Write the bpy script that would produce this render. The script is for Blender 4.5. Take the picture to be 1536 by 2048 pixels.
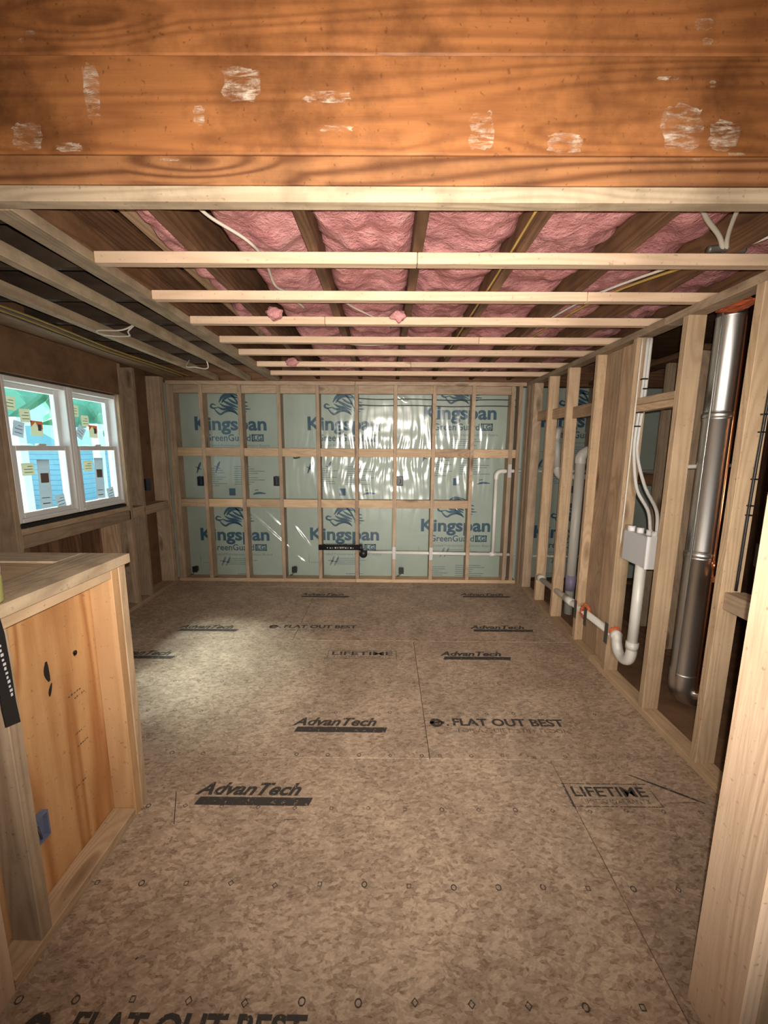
import bpy, bmesh, math, random
from mathutils import Vector, Matrix, noise
random.seed(7)
for o in list(bpy.data.objects): bpy.data.objects.remove(o)
scn = bpy.context.scene
COL = scn.collection

# ---------------------------------------------------------------- camera
cam_d = bpy.data.cameras.new('camera'); cam = bpy.data.objects.new('camera', cam_d); COL.objects.link(cam)
yaw, pitch, roll = -0.0053, 0.158, 0.0068
cy, sy, cp, sp = math.cos(yaw), math.sin(yaw), math.cos(pitch), math.sin(pitch)
fwd = Vector((sy*cp, cy*cp, -sp)); right = Vector((cy, -sy, 0)); up = right.cross(fwd)
r2 = right*math.cos(roll) + up*math.sin(roll); u2 = -right*math.sin(roll) + up*math.cos(roll)
M = Matrix((r2, u2, -fwd)).transposed().to_4x4(); M.translation = Vector((0, 0, 1.4732))
cam.matrix_world = M
cam_d.sensor_fit = 'VERTICAL'; cam_d.sensor_height = 36.0; cam_d.lens = 792.75/2048*36.0
cam_d.clip_start = 0.02; cam_d.clip_end = 200
scn.camera = cam

# ---------------------------------------------------------------- world and lights
w = bpy.data.worlds.new('sky'); scn.world = w; w.use_nodes = True
bg = w.node_tree.nodes['Background']; bg.inputs[0].default_value = (0.42, 0.82, 1.0, 1); bg.inputs[1].default_value = 1.6

def light(name, kind, loc, energy, color, rot=(0, 0, 0), **kw):
    d = bpy.data.lights.new(name, kind); d.energy = energy; d.color = color
    for k, v in kw.items(): setattr(d, k, v)
    o = bpy.data.objects.new(name, d); COL.objects.link(o); o.location = loc; o.rotation_euler = rot
    return o
# the phone's own flash, right beside the lens
fl = light('phone_flash', 'SPOT', (0.012, -0.01, 1.50), 250, (1.0, 0.89, 0.76), spot_size=math.radians(138), spot_blend=1.0, shadow_soft_size=0.006)
fl.rotation_euler = (math.radians(90-3), 0, 0)
# added fill light behind the camera, brightening the far end of the room
light('fill_light', 'AREA', (0.2, -1.9, 1.35), 20, (1.0, 0.92, 0.84), rot=(math.radians(88), 0, 0), size=0.8, shape='RECTANGLE', size_y=0.5, spread=math.radians(50))
# added unseen point light over the opening, makes the beam's bright middle
light('beam_fill', 'POINT', (-0.05, 0.60, 2.42), 5.0, (1.0, 0.90, 0.78), shadow_soft_size=0.03)
# hazy sun coming down through the window onto the floor
sd = Vector((1.18, -0.43, -1.45)).normalized()
sun = light('sun', 'SUN', (-8, 6, 9), 20.0, (0.92, 1.0, 0.93), angle=math.radians(19)); sun.rotation_euler = sd.to_track_quat('-Z', 'Y').to_euler()
scn.view_settings.view_transform = 'Standard'; scn.view_settings.look = 'None'
scn.view_settings.exposure = 0.0; scn.view_settings.gamma = 1.0; scn.view_settings.use_curve_mapping = False

# ---------------------------------------------------------------- material helpers
def newmat(name):
    m = bpy.data.materials.new(name); m.use_nodes = True
    nt = m.node_tree; b = nt.nodes['Principled BSDF']
    return m, nt, b
def N(nt, t, **kw):
    n = nt.nodes.new(t)
    for k, v in kw.items():
        if isinstance(k, str) and hasattr(n, k): setattr(n, k, v)
    return n
def math_(nt, op, a, b=None, clamp=False):
    n = nt.nodes.new('ShaderNodeMath'); n.operation = op; n.use_clamp = clamp
    for i, v in enumerate((a, b)):
        if v is None: continue
        if isinstance(v, (int, float)): n.inputs[i].default_value = v
        else: nt.links.new(v, n.inputs[i])
    return n.outputs[0]
def mix(nt, fac, a, b, mode='MIX'):
    n = nt.nodes.new('ShaderNodeMix'); n.data_type = 'RGBA'; n.blend_type = mode
    for i, v in ((0, fac), (6, a), (7, b)):
        if isinstance(v, (int, float)): n.inputs[i].default_value = v
        elif isinstance(v, tuple): n.inputs[i].default_value = v if len(v) == 4 else (*v, 1)
        else: nt.links.new(v, n.inputs[i])
    return n.outputs[2]
def ramp(nt, fac, stops):
    n = nt.nodes.new('ShaderNodeValToRGB'); nt.links.new(fac, n.inputs[0])
    e = n.color_ramp.elements
    while len(e) < len(stops): e.new(0.5)
    for i, (p, c) in enumerate(stops): e[i].position = p; e[i].color = (*c, 1) if len(c) == 3 else c
    return n.outputs[0]
def coords(nt, scale=(1, 1, 1), rnd=True):
    tc = nt.nodes.new('ShaderNodeTexCoord'); v = tc.outputs['Object']
    if rnd:
        oi = nt.nodes.new('ShaderNodeObjectInfo')
        m_ = math_(nt, 'MULTIPLY', oi.outputs['Random'], 37.0)
        a = nt.nodes.new('ShaderNodeVectorMath'); a.operation = 'ADD'
        nt.links.new(v, a.inputs[0]); nt.links.new(m_, a.inputs[1]); v = a.outputs[0]
    mp = nt.nodes.new('ShaderNodeMapping'); mp.inputs['Scale'].default_value = scale
    nt.links.new(v, mp.inputs['Vector']); return mp.outputs[0]
def noise_(nt, v, scale, detail=4, rough=0.55, dist=0.0):
    n = nt.nodes.new('ShaderNodeTexNoise'); n.inputs['Scale'].default_value = scale
    n.inputs['Detail'].default_value = detail; n.inputs['Roughness'].default_value = rough; n.inputs['Distortion'].default_value = dist
    nt.links.new(v, n.inputs['Vector']); return n.outputs['Fac']
def vor(nt, v, scale, feature='F1', out='Distance'):
    n = nt.nodes.new('ShaderNodeTexVoronoi'); n.feature = feature; n.inputs['Scale'].default_value = scale
    nt.links.new(v, n.inputs['Vector']); return n.outputs[out]
def bump(nt, b, h, strength=0.3, dist=0.01):
    n = nt.nodes.new('ShaderNodeBump'); n.inputs['Strength'].default_value = strength; n.inputs['Distance'].default_value = dist
    nt.links.new(h, n.inputs['Height']); nt.links.new(n.outputs[0], b.inputs['Normal'])

WC = {}
def wood(kind, axis):
    """procedural lumber with the grain running along axis; ring contours of a stretched noise field give cathedral grain"""
    key = (kind, axis)
    if key in WC: return WC[key]
    P = {  # light, dark, ring count, ring contrast, knot strength, dirt
        'pine':   ((0.56, 0.41, 0.265), (0.36, 0.235, 0.135), 26, 0.35, 0.8, 0.25),
        'fresh':  ((0.70, 0.52, 0.375), (0.52, 0.355, 0.23), 22, 0.30, 0.7, 0.10),
        'grey':   ((0.44, 0.33, 0.23), (0.27, 0.185, 0.12), 26, 0.40, 0.9, 0.40),
        'old':    ((0.20, 0.105, 0.055), (0.085, 0.04, 0.02), 20, 0.5, 0.6, 0.5),
        'beamgrain': ((0.42, 0.19, 0.075), (0.15, 0.055, 0.02), 15, 0.75, 1.0, 0.6),
        'beam':   ((0.43, 0.175, 0.06), (0.19, 0.068, 0.024), 17, 0.42, 0.9, 0.8),
        'ply':    ((0.76, 0.45, 0.21), (0.46, 0.20, 0.07), 13, 0.72, 0.5, 0.15),
        'plank':  ((0.54, 0.38, 0.25), (0.31, 0.195, 0.115), 20, 0.5, 1.0, 0.35),
        'worn':   ((0.47, 0.37, 0.26), (0.26, 0.19, 0.12), 20, 0.4, 0.5, 0.6),
        'amber':  ((0.68, 0.42, 0.22), (0.46, 0.25, 0.11), 20, 0.35, 0.6, 0.15),
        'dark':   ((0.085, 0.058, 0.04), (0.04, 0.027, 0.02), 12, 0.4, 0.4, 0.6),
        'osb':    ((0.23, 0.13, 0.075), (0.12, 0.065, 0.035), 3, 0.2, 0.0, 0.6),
    }[kind]
    li, dk, rings, con, kn, dirt = P
    m, nt, b = newmat(f'{kind} wood along {axis}')
    st = {'X': (0.07, 1, 1), 'Y': (1, 0.07, 1), 'Z': (1, 1, 0.07)}[axis]
    v = coords(nt, st)
    vk = coords(nt, tuple(0.30 if s < 1 else 1 for s in st))
    kd = vor(nt, vk, 5.0)
    knot = math_(nt, 'SUBTRACT', 1.0, math_(nt, 'MULTIPLY', kd, 7.5), clamp=True)          # 1 at a knot's heart
    knotw = math_(nt, 'SUBTRACT', 1.0, math_(nt, 'MULTIPLY', kd, 2.8), clamp=True)
    low = noise_(nt, v, 4.5, 2, 0.4)
    low = math_(nt, 'ADD', low, math_(nt, 'MULTIPLY', knotw, 0.14*kn))
    ring = math_(nt, 'SINE', math_(nt, 'MULTIPLY', low, rings*6.283))
    ring = math_(nt, 'ADD', math_(nt, 'MULTIPLY', ring, 0.5), 0.5)
    ring = math_(nt, 'POWER', ring, 1.6)
    fib = noise_(nt, v, 90, 3, 0.6)
    c = mix(nt, math_(nt, 'ADD', math_(nt, 'MULTIPLY', ring, con), math_(nt, 'MULTIPLY', fib, 0.38), clamp=True), li, dk)
    vd = coords(nt, (1, 1, 1))
    d1 = noise_(nt, vd, 5, 5, 0.65)
    d1 = ramp(nt, d1, [(0.42, (0, 0, 0)), (0.72, (1, 1, 1))])
    c = mix(nt, math_(nt, 'MULTIPLY', d1, dirt), c, tuple(x*0.45 for x in dk))
    sp_ = noise_(nt, vd, 70, 2, 0.5)
    spm = ramp(nt, sp_, [(0.66, (0, 0, 0)), (0.74, (1, 1, 1))])
    c = mix(nt, math_(nt, 'MULTIPLY', spm, 0.45), c, tuple(x*0.35 for x in dk))
    c = mix(nt, math_(nt, 'MULTIPLY', math_(nt, 'POWER', knot, 0.6), kn, clamp=True), c, (dk[0]*0.3, dk[1]*0.22, dk[2]*0.2))
    oi = nt.nodes.new('ShaderNodeObjectInfo')
    val = math_(nt, 'ADD', math_(nt, 'MULTIPLY', oi.outputs['Random'], 0.34), 0.82)
    hs = nt.nodes.new('ShaderNodeHueSaturation'); nt.links.new(c, hs.inputs['Color']); nt.links.new(val, hs.inputs['Value'])
    c = hs.outputs[0]
    nt.links.new(c, b.inputs['Base Color']); b.inputs['Roughness'].default_value = 0.72 if kind != 'beam' else 0.5
    b.inputs['Specular IOR Level'].default_value = 0.3
    bump(nt, b, math_(nt, 'ADD', math_(nt, 'MULTIPLY', fib, 0.6), math_(nt, 'MULTIPLY', ring, 0.3)), 0.35, 0.004)
    WC[key] = m
    return m

def plain(name, col, rough=0.5, metal=0.0, var=0.12, scale=18, bmp=0.0, spec=0.5):
    m, nt, b = newmat(name)
    v = coords(nt); n = noise_(nt, v, scale, 4, 0.6)
    c = mix(nt, math_(nt, 'MULTIPLY', n, var*2, clamp=True), col, tuple(x*0.55 for x in col))
    nt.links.new(c, b.inputs['Base Color']); b.inputs['Roughness'].default_value = rough; b.inputs['Metallic'].default_value = metal
    b.inputs['Specular IOR Level'].default_value = spec
    if bmp: bump(nt, b, n, bmp, 0.004)
    return m

def floor_mat():
    m, nt, b = newmat('engineered subfloor flakes')
    v = coords(nt, (0.55, 1, 1), rnd=False)
    warp = noise_(nt, v, 14, 3, 0.6)
    a = nt.nodes.new('ShaderNodeVectorMath'); a.operation = 'ADD'; nt.links.new(v, a.inputs[0])
    wv = math_(nt, 'MULTIPLY', warp, 0.05); nt.links.new(wv, a.inputs[1]); v2 = a.outputs[0]
    f1 = vor(nt, v2, 88, 'F1', 'Color'); f2 = vor(nt, v2, 210, 'F1', 'Color')
    s1 = nt.nodes.new('ShaderNodeSeparateColor'); nt.links.new(f1, s1.inputs[0])
    s2 = nt.nodes.new('ShaderNodeSeparateColor'); nt.links.new(f2, s2.inputs[0])
    mixv = math_(nt, 'ADD', math_(nt, 'MULTIPLY', s1.outputs[0], 0.6), math_(nt, 'MULTIPLY', s2.outputs[1], 0.4))
    c = ramp(nt, mixv, [(0.08, (0.255, 0.18, 0.125)), (0.28, (0.37, 0.278, 0.202)), (0.55, (0.455, 0.352, 0.262)), (0.92, (0.575, 0.457, 0.345))])
    vm = coords(nt, (1, 1, 1), rnd=False)
    big = noise_(nt, vm, 2.6, 7, 0.72)
    bigr = ramp(nt, big, [(0.32, (0.58, 0.54, 0.53)), (0.62, (1.05, 1.02, 1.0))])
    c = mix(nt, 0.8, c, bigr, 'MULTIPLY')
    vs = coords(nt, (0.35, 1, 1), rnd=False)
    sp_ = ramp(nt, noise_(nt, vs, 46, 3, 0.7), [(0.62, (0, 0, 0)), (0.72, (1, 1, 1))])
    c = mix(nt, math_(nt, 'MULTIPLY', sp_, 0.5), c, (0.09, 0.055, 0.035))
    nt.links.new(c, b.inputs['Base Color']); b.inputs['Roughness'].default_value = 0.62
    b.inputs['Specular IOR Level'].default_value = 0.35
    bump(nt, b, mixv, 0.25, 0.003)
    return m
M_FLOOR = floor_mat()

def foam_mat():
    m, nt, b = newmat('green foam board')
    v = coords(nt); n = noise_(nt, v, 3, 5, 0.6)
    c = mix(nt, n, (0.40, 0.46, 0.405), (0.26, 0.31, 0.275))
    nt.links.new(c, b.inputs['Base Color']); b.inputs['Roughness'].default_value = 0.55
    return m
M_FOAM = foam_mat()
def ink(name, col, cut=0.36, sc=55):
    """flat print, worn away in places"""
    m, nt, b = newmat(name)
    v = coords(nt, (1, 1, 1), rnd=False); n = noise_(nt, v, sc, 4, 0.7)
    al = ramp(nt, n, [(cut-0.07, (0, 0, 0)), (cut+0.05, (1, 1, 1))])
    b.inputs['Base Color'].default_value = (*col, 1); b.inputs['Roughness'].default_value = 0.7
    nt.links.new(al, b.inputs['Alpha']); return m
M_INKF = ink('black floor ink', (0.045, 0.04, 0.035), 0.40, 45)
M_INKL = ink('faint floor ink', (0.09, 0.075, 0.06), 0.48, 70)
M_BLUE = ink('blue board ink', (0.03, 0.085, 0.135), 0.25, 30)
M_BLUE2 = ink('pale blue board ink', (0.12, 0.19, 0.22), 0.44, 40)
def smear_mat():
    m, nt, b = newmat('dried plaster smear'); v = coords(nt, (0.3, 1, 1.6), rnd=False); n = noise_(nt, v, 42, 6, 0.8, 0.5); v2 = coords(nt, (1, 1, 1), rnd=False); n2 = noise_(nt, v2, 17, 4, 0.7)
    al = math_(nt, 'MULTIPLY', ramp(nt, n, [(0.44, (0, 0, 0)), (0.62, (1, 1, 1))]), ramp(nt, n2, [(0.40, (0.08, 0.08, 0.08)), (0.60, (0.85, 0.85, 0.85))]))
    b.inputs['Base Color'].default_value = (0.80, 0.66, 0.52, 1); b.inputs['Roughness'].default_value = 0.7; nt.links.new(al, b.inputs['Alpha']); return m
M_SMEAR = smear_mat()

def pink_mat():
    m, nt, b = newmat('pink fibreglass')
    v = coords(nt, (1, 1, 1)); n = noise_(nt, v, 7, 6, 0.7, 0.6); n2 = noise_(nt, v, 60, 4, 0.7)
    c = ramp(nt, n, [(0.3, (0.34, 0.10, 0.115)), (0.5, (0.58, 0.23, 0.245)), (0.7, (0.74, 0.38, 0.38))])
    c = mix(nt, math_(nt, 'MULTIPLY', n2, 0.4), c, (0.85, 0.55, 0.52))
    nt.links.new(c, b.inputs['Base Color']); b.inputs['Roughness'].default_value = 0.95; b.inputs['Specular IOR Level'].default_value = 0.05
    bump(nt, b, math_(nt, 'ADD', n, math_(nt, 'MULTIPLY', n2, 0.4)), 0.9, 0.03)
    return m
M_PINK = pink_mat()
def glassy(name, fac, rough, tint=(1, 1, 1)):
    m = bpy.data.materials.new(name); m.use_nodes = True; nt = m.node_tree
    for n in list(nt.nodes): nt.nodes.remove(n)
    o = nt.nodes.new('ShaderNodeOutputMaterial'); t = nt.nodes.new('ShaderNodeBsdfTransparent'); g = nt.nodes.new('ShaderNodeBsdfGlossy')
    t.inputs[0].default_value = (*tint, 1); g.inputs['Roughness'].default_value = rough; g.inputs['Color'].default_value = (1, 1, 1, 1)
    mx = nt.nodes.new('ShaderNodeMixShader'); mx.inputs[0].default_value = fac
    nt.links.new(t.outputs[0], mx.inputs[1]); nt.links.new(g.outputs[0], mx.inputs[2]); nt.links.new(mx.outputs[0], o.inputs[0])
    return m
M_FILM = glassy('clear plastic film', 0.065, 0.20, (0.93, 0.95, 0.94))
M_GLASS = glassy('window glass', 0.06, 0.02, (0.95, 0.98, 0.97))
M_VINYL = plain('white vinyl', (0.74, 0.74, 0.75), 0.4, var=0.08)
M_PVC = plain('white plastic pipe', (0.72, 0.71, 0.66), 0.35, var=0.12)
M_PEX = plain('grey white tubing', (0.55, 0.54, 0.52), 0.4)
M_BOXG = plain('grey plastic', (0.55, 0.56, 0.58), 0.45, var=0.06)
M_BLACK = plain('black plastic', (0.012, 0.012, 0.014), 0.45)
M_NAVY = plain('blue plastic', (0.02, 0.028, 0.06), 0.45)
M_BLUEG = plain('faded blue plastic', (0.14, 0.16, 0.26), 0.5)
M_WHITEC = plain('white cable', (0.62, 0.58, 0.50), 0.5)
M_YELC = plain('yellow cable', (0.42, 0.28, 0.07), 0.5)
M_DARKC = plain('dark cable', (0.05, 0.045, 0.035), 0.5)
M_STEEL = plain('galvanised steel', (0.80, 0.80, 0.78), 0.36, 1.0, var=0.15, scale=9)
M_COPPER = plain('copper', (0.75, 0.34, 0.16), 0.28, 1.0)
M_PLATE = plain('steel plate', (0.16, 0.15, 0.13), 0.5, 0.6)
M_FOAMO = plain('orange foam', (0.62, 0.14, 0.05), 0.8, var=0.3, scale=60, bmp=0.8)
M_PURPLE = plain('purple primer', (0.36, 0.33, 0.50), 0.4)
M_SHADOW = plain('black gap shade', (0.02, 0.017, 0.015), 0.9)
def paper(name, col):
    m = bpy.data.materials.new(name); m.use_nodes = True; nt = m.node_tree; b = nt.nodes['Principled BSDF']; b.inputs['Base Color'].default_value = (*col, 1); b.inputs['Roughness'].default_value = 0.8
    t = nt.nodes.new('ShaderNodeBsdfTranslucent'); t.inputs[0].default_value = (*col, 1); mx = nt.nodes.new('ShaderNodeMixShader'); mx.inputs[0].default_value = 0.75
    nt.links.new(b.outputs[0], mx.inputs[1]); nt.links.new(t.outputs[0], mx.inputs[2]); nt.links.new(mx.outputs[0], nt.nodes['Material Output'].inputs[0]); return m
M_STK = paper('paper sticker', (0.42, 0.41, 0.33))
M_STKG = paper('grey paper sticker', (0.34, 0.36, 0.38))
M_STKR = paper('red sticker print', (0.85, 0.22, 0.12))
M_STKP = paper('brown picture print', (0.40, 0.30, 0.26))
M_STKD = plain('dark sticker print', (0.10, 0.10, 0.12), 0.7, var=0.05)
M_LEAF = plain('tree leaves', (0.26, 0.55, 0.38), 0.9, var=0.3, scale=1.2)
M_BARK = plain('tree bark', (0.12, 0.08, 0.05), 0.9)
M_GRAV = plain('pale gravel', (0.75, 0.76, 0.74), 0.9, var=0.1)
M_SIDING = plain('light blue siding', (0.20, 0.40, 0.52), 0.6)
M_WHITEP = plain('white paint', (0.85, 0.86, 0.86), 0.5)
M_LIQ = plain('yellow green liquid', (0.34, 0.34, 0.12), 0.25)
M_NAIL = plain('nail steel', (0.06, 0.05, 0.045), 0.5, 0.5)

# ---------------------------------------------------------------- object helpers
def tag(o, label=None, cat=None, group=None, kind=None):
    if label: o['label'] = label
    if cat: o['category'] = cat
    if group: o['group'] = group
    if kind: o['kind'] = kind
    return o
def wloc(o):
    v = Vector((0, 0, 0))
    while o is not None: v += o.location; o = o.parent
    return v
def link(name, me, parent=None, loc=(0, 0, 0)):
    o = bpy.data.objects.new(name, me); COL.objects.link(o)
    if parent is not None: o.parent = parent; o.location = Vector(loc) - wloc(parent)
    else: o.location = loc
    return o
def empty(name, loc=(0, 0, 0), parent=None):
    o = link(name, None, parent, loc); o.empty_display_size = 0.05; return o
def setting(name, loc=(0, 0, 0)): return tag(empty(name, loc), kind='structure')
def thing(name, loc, label, cat, group=None): return tag(empty(name, loc), label, cat, group)
BC = {}
def box(name, x0, x1, y0, y1, z0, z1, mat, parent=None, bev=0.0025, rot=None):
    sx, sy_, sz = x1-x0, y1-y0, z1-z0
    key = (round(sx, 4), round(sy_, 4), round(sz, 4), mat.name, bev)
    me = BC.get(key)
    if me is None:
        bm = bmesh.new(); bmesh.ops.create_cube(bm, size=1)
        for v in bm.verts: v.co = Vector((v.co.x*sx, v.co.y*sy_, v.co.z*sz))
        if bev: bmesh.ops.bevel(bm, geom=bm.edges[:], offset=min(bev, sx*0.3, sy_*0.3, sz*0.3), segments=1, affect='EDGES')
        me = bpy.data.meshes.new(name); bm.to_mesh(me); bm.free(); me.materials.append(mat); BC[key] = me
    o = link(name, me, parent, ((x0+x1)/2, (y0+y1)/2, (z0+z1)/2))
    if rot: o.rotation_euler = rot
    return o
def stud(x0, x1, y0, y1, z0, z1, parent, kind='pine', name='stud', axis='Z'):
    return box(name, x0, x1, y0, y1, z0, z1, wood(kind, axis), parent)
def mesh_obj(name, verts, faces, mat, parent=None, loc=(0, 0, 0), smooth=False):
    me = bpy.data.meshes.new(name); me.from_pydata(verts, [], faces); me.materials.append(mat)
    if smooth: me.polygons.foreach_set('use_smooth', [True]*len(me.polygons))
    me.update(); return link(name, me, parent, loc)
def catmull(pts, n=8):
    P = [Vector(p) for p in pts]
    if len(P) < 3: return P
    Q = [P[0]*2-P[1]] + P + [P[-1]*2-P[-2]]; out = []
    for i in range(1, len(Q)-2):
        a, b, c, d = Q[i-1:i+3]
        for k in range(n):
            t = k/n
            out.append(0.5*((2*b) + (c-a)*t + (2*a-5*b+4*c-d)*t*t + (3*b-a-3*c+d)*t*t*t))
    out.append(P[-1]); return out
def tube(name, pts, r, mat, parent=None, seg=12, smooth=True, n=8, radii=None, loc=None):
    P = catmull(pts, n) if n else [Vector(p) for p in pts]
    base = Vector(loc) if loc is not None else P[0].copy()
    vs, fs = [], []; prev = None
    for i, p in enumerate(P):
        t = (P[min(i+1, len(P)-1)] - P[max(i-1, 0)]).normalized()
        if prev is None:
            a = Vector((0, 0, 1)) if abs(t.z) < 0.9 else Vector((1, 0, 0)); u = t.cross(a).normalized()
        else: u = (prev - t*prev.dot(t)).normalized()
        prev = u; v = t.cross(u); rr = r if radii is None else radii[min(i, len(radii)-1)]
        for k in range(seg):
            an = 2*math.pi*k/seg; vs.append(p + (u*math.cos(an) + v*math.sin(an))*rr - base)
    for i in range(len(P)-1):
        for k in range(seg):
            a = i*seg+k; b = i*seg+(k+1) % seg; fs.append((a, b, b+seg, a+seg))
    fs.append(tuple(range(seg))[::-1]); fs.append(tuple(range((len(P)-1)*seg, len(P)*seg)))
    return mesh_obj(name, vs, fs, mat, parent, base, smooth)
def cyl(name, a, b, r, mat, parent=None, seg=16, smooth=True):
    return tube(name, [a, b], r, mat, parent, seg, smooth, 0)
def lathe(name, prof, mat, parent, loc, seg=24):
    vs, fs = [], []
    for (r, z) in prof:
        for k in range(seg): a = 2*math.pi*k/seg; vs.append((r*math.cos(a), r*math.sin(a), z))
    for i in range(len(prof)-1):
        for k in range(seg): a = i*seg+k; b = i*seg+(k+1) % seg; fs.append((a, b, b+seg, a+seg))
    fs.append(tuple(range(seg))[::-1]); fs.append(tuple(range((len(prof)-1)*seg, len(prof)*seg)))
    return mesh_obj(name, vs, fs, mat, parent, loc, True)

# flat lettering, built as real (very thin) meshes lying on the surface they are printed on
TXT = {}
def text_polys(s, shear=0.0, bold=0.0):
    key = (s, shear, bold)
    if key in TXT: return TXT[key]
    cu = bpy.data.curves.new('txt', 'FONT'); cu.body = s; cu.shear = shear; cu.offset = bold; cu.resolution_u = 3
    o = bpy.data.objects.new('txt', cu); COL.objects.link(o); bpy.context.view_layer.update()
    me = bpy.data.meshes.new_from_object(o.evaluated_get(bpy.context.evaluated_depsgraph_get()))
    vs = [v.co.copy() for v in me.vertices]; fs = [tuple(p.vertices) for p in me.polygons]
    bpy.data.objects.remove(o); bpy.data.meshes.remove(me); bpy.data.curves.remove(cu)
    x0 = min(v.x for v in vs); x1 = max(v.x for v in vs)
    TXT[key] = ([Vector(((v.x-x0)/(x1-x0), v.y, 0)) for v in vs], fs); return TXT[key]
class Print:
    """collects flat shapes given in surface coordinates (a, b) and links them as one print"""
    def __init__(s): s.v = []; s.f = []
    def text(s, t, a0, a1, b, cap, shear=0.0, bold=0.0):
        vs, fs = text_polys(t, shear, bold); o = len(s.v); k = cap/0.69
        s.v += [(a0+(a1-a0)*v.x, b+v.y*k) for v in vs]; s.f += [tuple(i+o for i in f) for f in fs]
    def rect(s, a0, a1, b0, b1, sl=0.0):
        o = len(s.v); s.v += [(a0, b0), (a1, b0), (a1+sl, b1), (a0+sl, b1)]; s.f.append((o, o+1, o+2, o+3))
    def ring(s, a, b, r, n, th=0.25, ph=0.0):
        o = len(s.v)
        for i in range(n):
            an = 2*math.pi*i/n+ph
            s.v += [(a+r*math.cos(an), b+r*math.sin(an)), (a+r*(1-th)*math.cos(an), b+r*(1-th)*math.sin(an))]
        for i in range(n):
            j = (i+1) % n; s.f.append((o+2*i, o+2*j, o+2*j+1, o+2*i+1))
    def stroke(s, pts, w0, w1=None, taper=True):
        P = [Vector((*p, 0)) for p in pts]; P = catmull(P, 6); w1 = w0 if w1 is None else w1; o = len(s.v); n = len(P)
        for i, p in enumerate(P):
            t = (P[min(i+1, n-1)]-P[max(i-1, 0)]).normalized(); q = Vector((-t.y, t.x, 0))
            f = i/(n-1); ww = (w0+(w1-w0)*f)*0.5*(math.sin(math.pi*min(max(f, 0.06), 0.94))**0.5 if taper else 1)
            s.v += [tuple((p+q*ww)[:2]), tuple((p-q*ww)[:2])]
        for i in range(n-1): s.f.append((o+2*i, o+2*i+1, o+2*i+3, o+2*i+2))
    def build(s, name, mat, parent, plane, h):
        if plane == 'floor': vs = [(a, b, h) for a, b in s.v]
        elif plane == 'Y': vs = [(a, h, b) for a, b in s.v]      # facing -Y
        else: vs = [(h, a, b) for a, b in s.v]                   # X plane
        c = Vector((sum(v[0] for v in vs)/len(vs), sum(v[1] for v in vs)/len(vs), sum(v[2] for v in vs)/len(vs)))
        return mesh_obj(name, [Vector(v)-c for v in vs], s.f, mat, parent, c)

H = 2.158   # underside of the ceiling furring
# ================================================================= FLOOR
floor = setting('floor')
gap = 0.0013
rows = [(-3.0, -0.71, [-1.6, 0.84]), (-0.71, 0.51, [-0.42, 2.0]), (0.51, 1.70, [-1.64, 0.80]), (1.70, 2.885, [0.22, 2.66]),
        (2.885, 4.07, [-0.72, 1.72]), (4.07, 4.42, [0.3])]
panels = {}
for ri, (y0, y1, seams) in enumerate(rows):
    xs = [-2.46] + [q for q in seams if q < 1.2] + [1.49, 3.22]
    for ci in range(len(xs)-1):
        x0, x1 = xs[ci]+gap, xs[ci+1]-gap
        p = box('floor_panel', x0, x1, y0+gap, y1-gap, -0.02, 0.0, M_FLOOR if x0 < 1.4 else wood('osb', 'X'), floor, bev=0.0015)  # darker wood beyond the right wall puts the studs' shade into the colour
        panels[(ri, ci)] = (p, x0, x1, y0, y1)
box('underlay', -2.5, 3.26, -3.05, 4.45, -0.06, -0.021, wood('old', 'X'), floor, bev=0)
def panel_at(x, y):
    for p, x0, x1, y0, y1 in panels.values():
        if x0 <= x <= x1 and y0 <= y <= y1: return p
    return floor
def fprint(name, build, x, y, mat=None, h=0.0006):
    pr = Print(); build(pr); return pr.build(name, mat or M_INKF, panel_at(x, y), 'floor', h)
def adv(x0, y, w=0.455, s=1.0):
    def f(p):
        p.text('AdvanTech', x0, x0+w, y, 0.060*s, shear=0.35, bold=0.034)
        p.rect(x0+0.02, x0+w*1.10, y-0.052*s, y-0.012*s, 0.012)
    return fprint('printed_lettering', f, x0+w/2, y)
for x0, y, w in [(-0.815, 1.489, 0.455), (-0.497, 1.926, 0.455), (0.397, 2.668, 0.45), (0.705, 3.11, 0.46), (-1.711, 3.072, 0.45),
                 (-1.99, 2.64, 0.44), (-0.87, 3.835, 0.45), (0.76, 3.87, 0.45), (-1.95, 0.6, 0.45)]:
    adv(x0, y, w)
def flat(x0, y, w=0.605, s=1.0):
    def f(p):
        p.text('FLAT OUT BEST', x0, x0+w, y, 0.054*s, bold=0.034)
        p.ring(x0-0.09, y+0.02, 0.035, 14, 0.6); p.rect(x0-0.125, x0-0.045, y+0.012, y+0.030); p.rect(x0-0.035, x0-0.022, y-0.004, y+0.008)
    def g(p): p.text('FOR A QUIET, STIFF FLOOR', x0+0.02, x0+w, y-0.052*s, 0.030*s)
    fprint('printed_lettering', f, x0+w/2, y); fprint('printed_small_lettering', g, x0+w/2, y, M_INKL)
flat(0.372, 1.936); flat(-0.843, 3.095); flat(-0.80, 0.765); flat(0.9, 2.15+0.0, 0.6) if False else None
def life(x0, y, w=0.32):
    def f(p): p.text('LIFETIME', x0, x0+w, y, 0.048, bold=0.018)
    def g(p):
        p.text('LIMITED WARRANTY', x0+0.02, x0+w-0.01, y-0.036, 0.022)
        for (a, b) in ((y+0.062, y+0.067), (y-0.052, y-0.047)): p.rect(x0-0.03, x0+w+0.03, a, b)
        p.rect(x0-0.03, x0-0.025, y-0.05, y+0.065); p.rect(x0+w+0.025, x0+w+0.03, y-0.05, y+0.065)
    fprint('printed_lettering', f, x0+w/2, y); fprint('printed_frame', g, x0+w/2, y, M_INKL, 0.0007)
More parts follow.
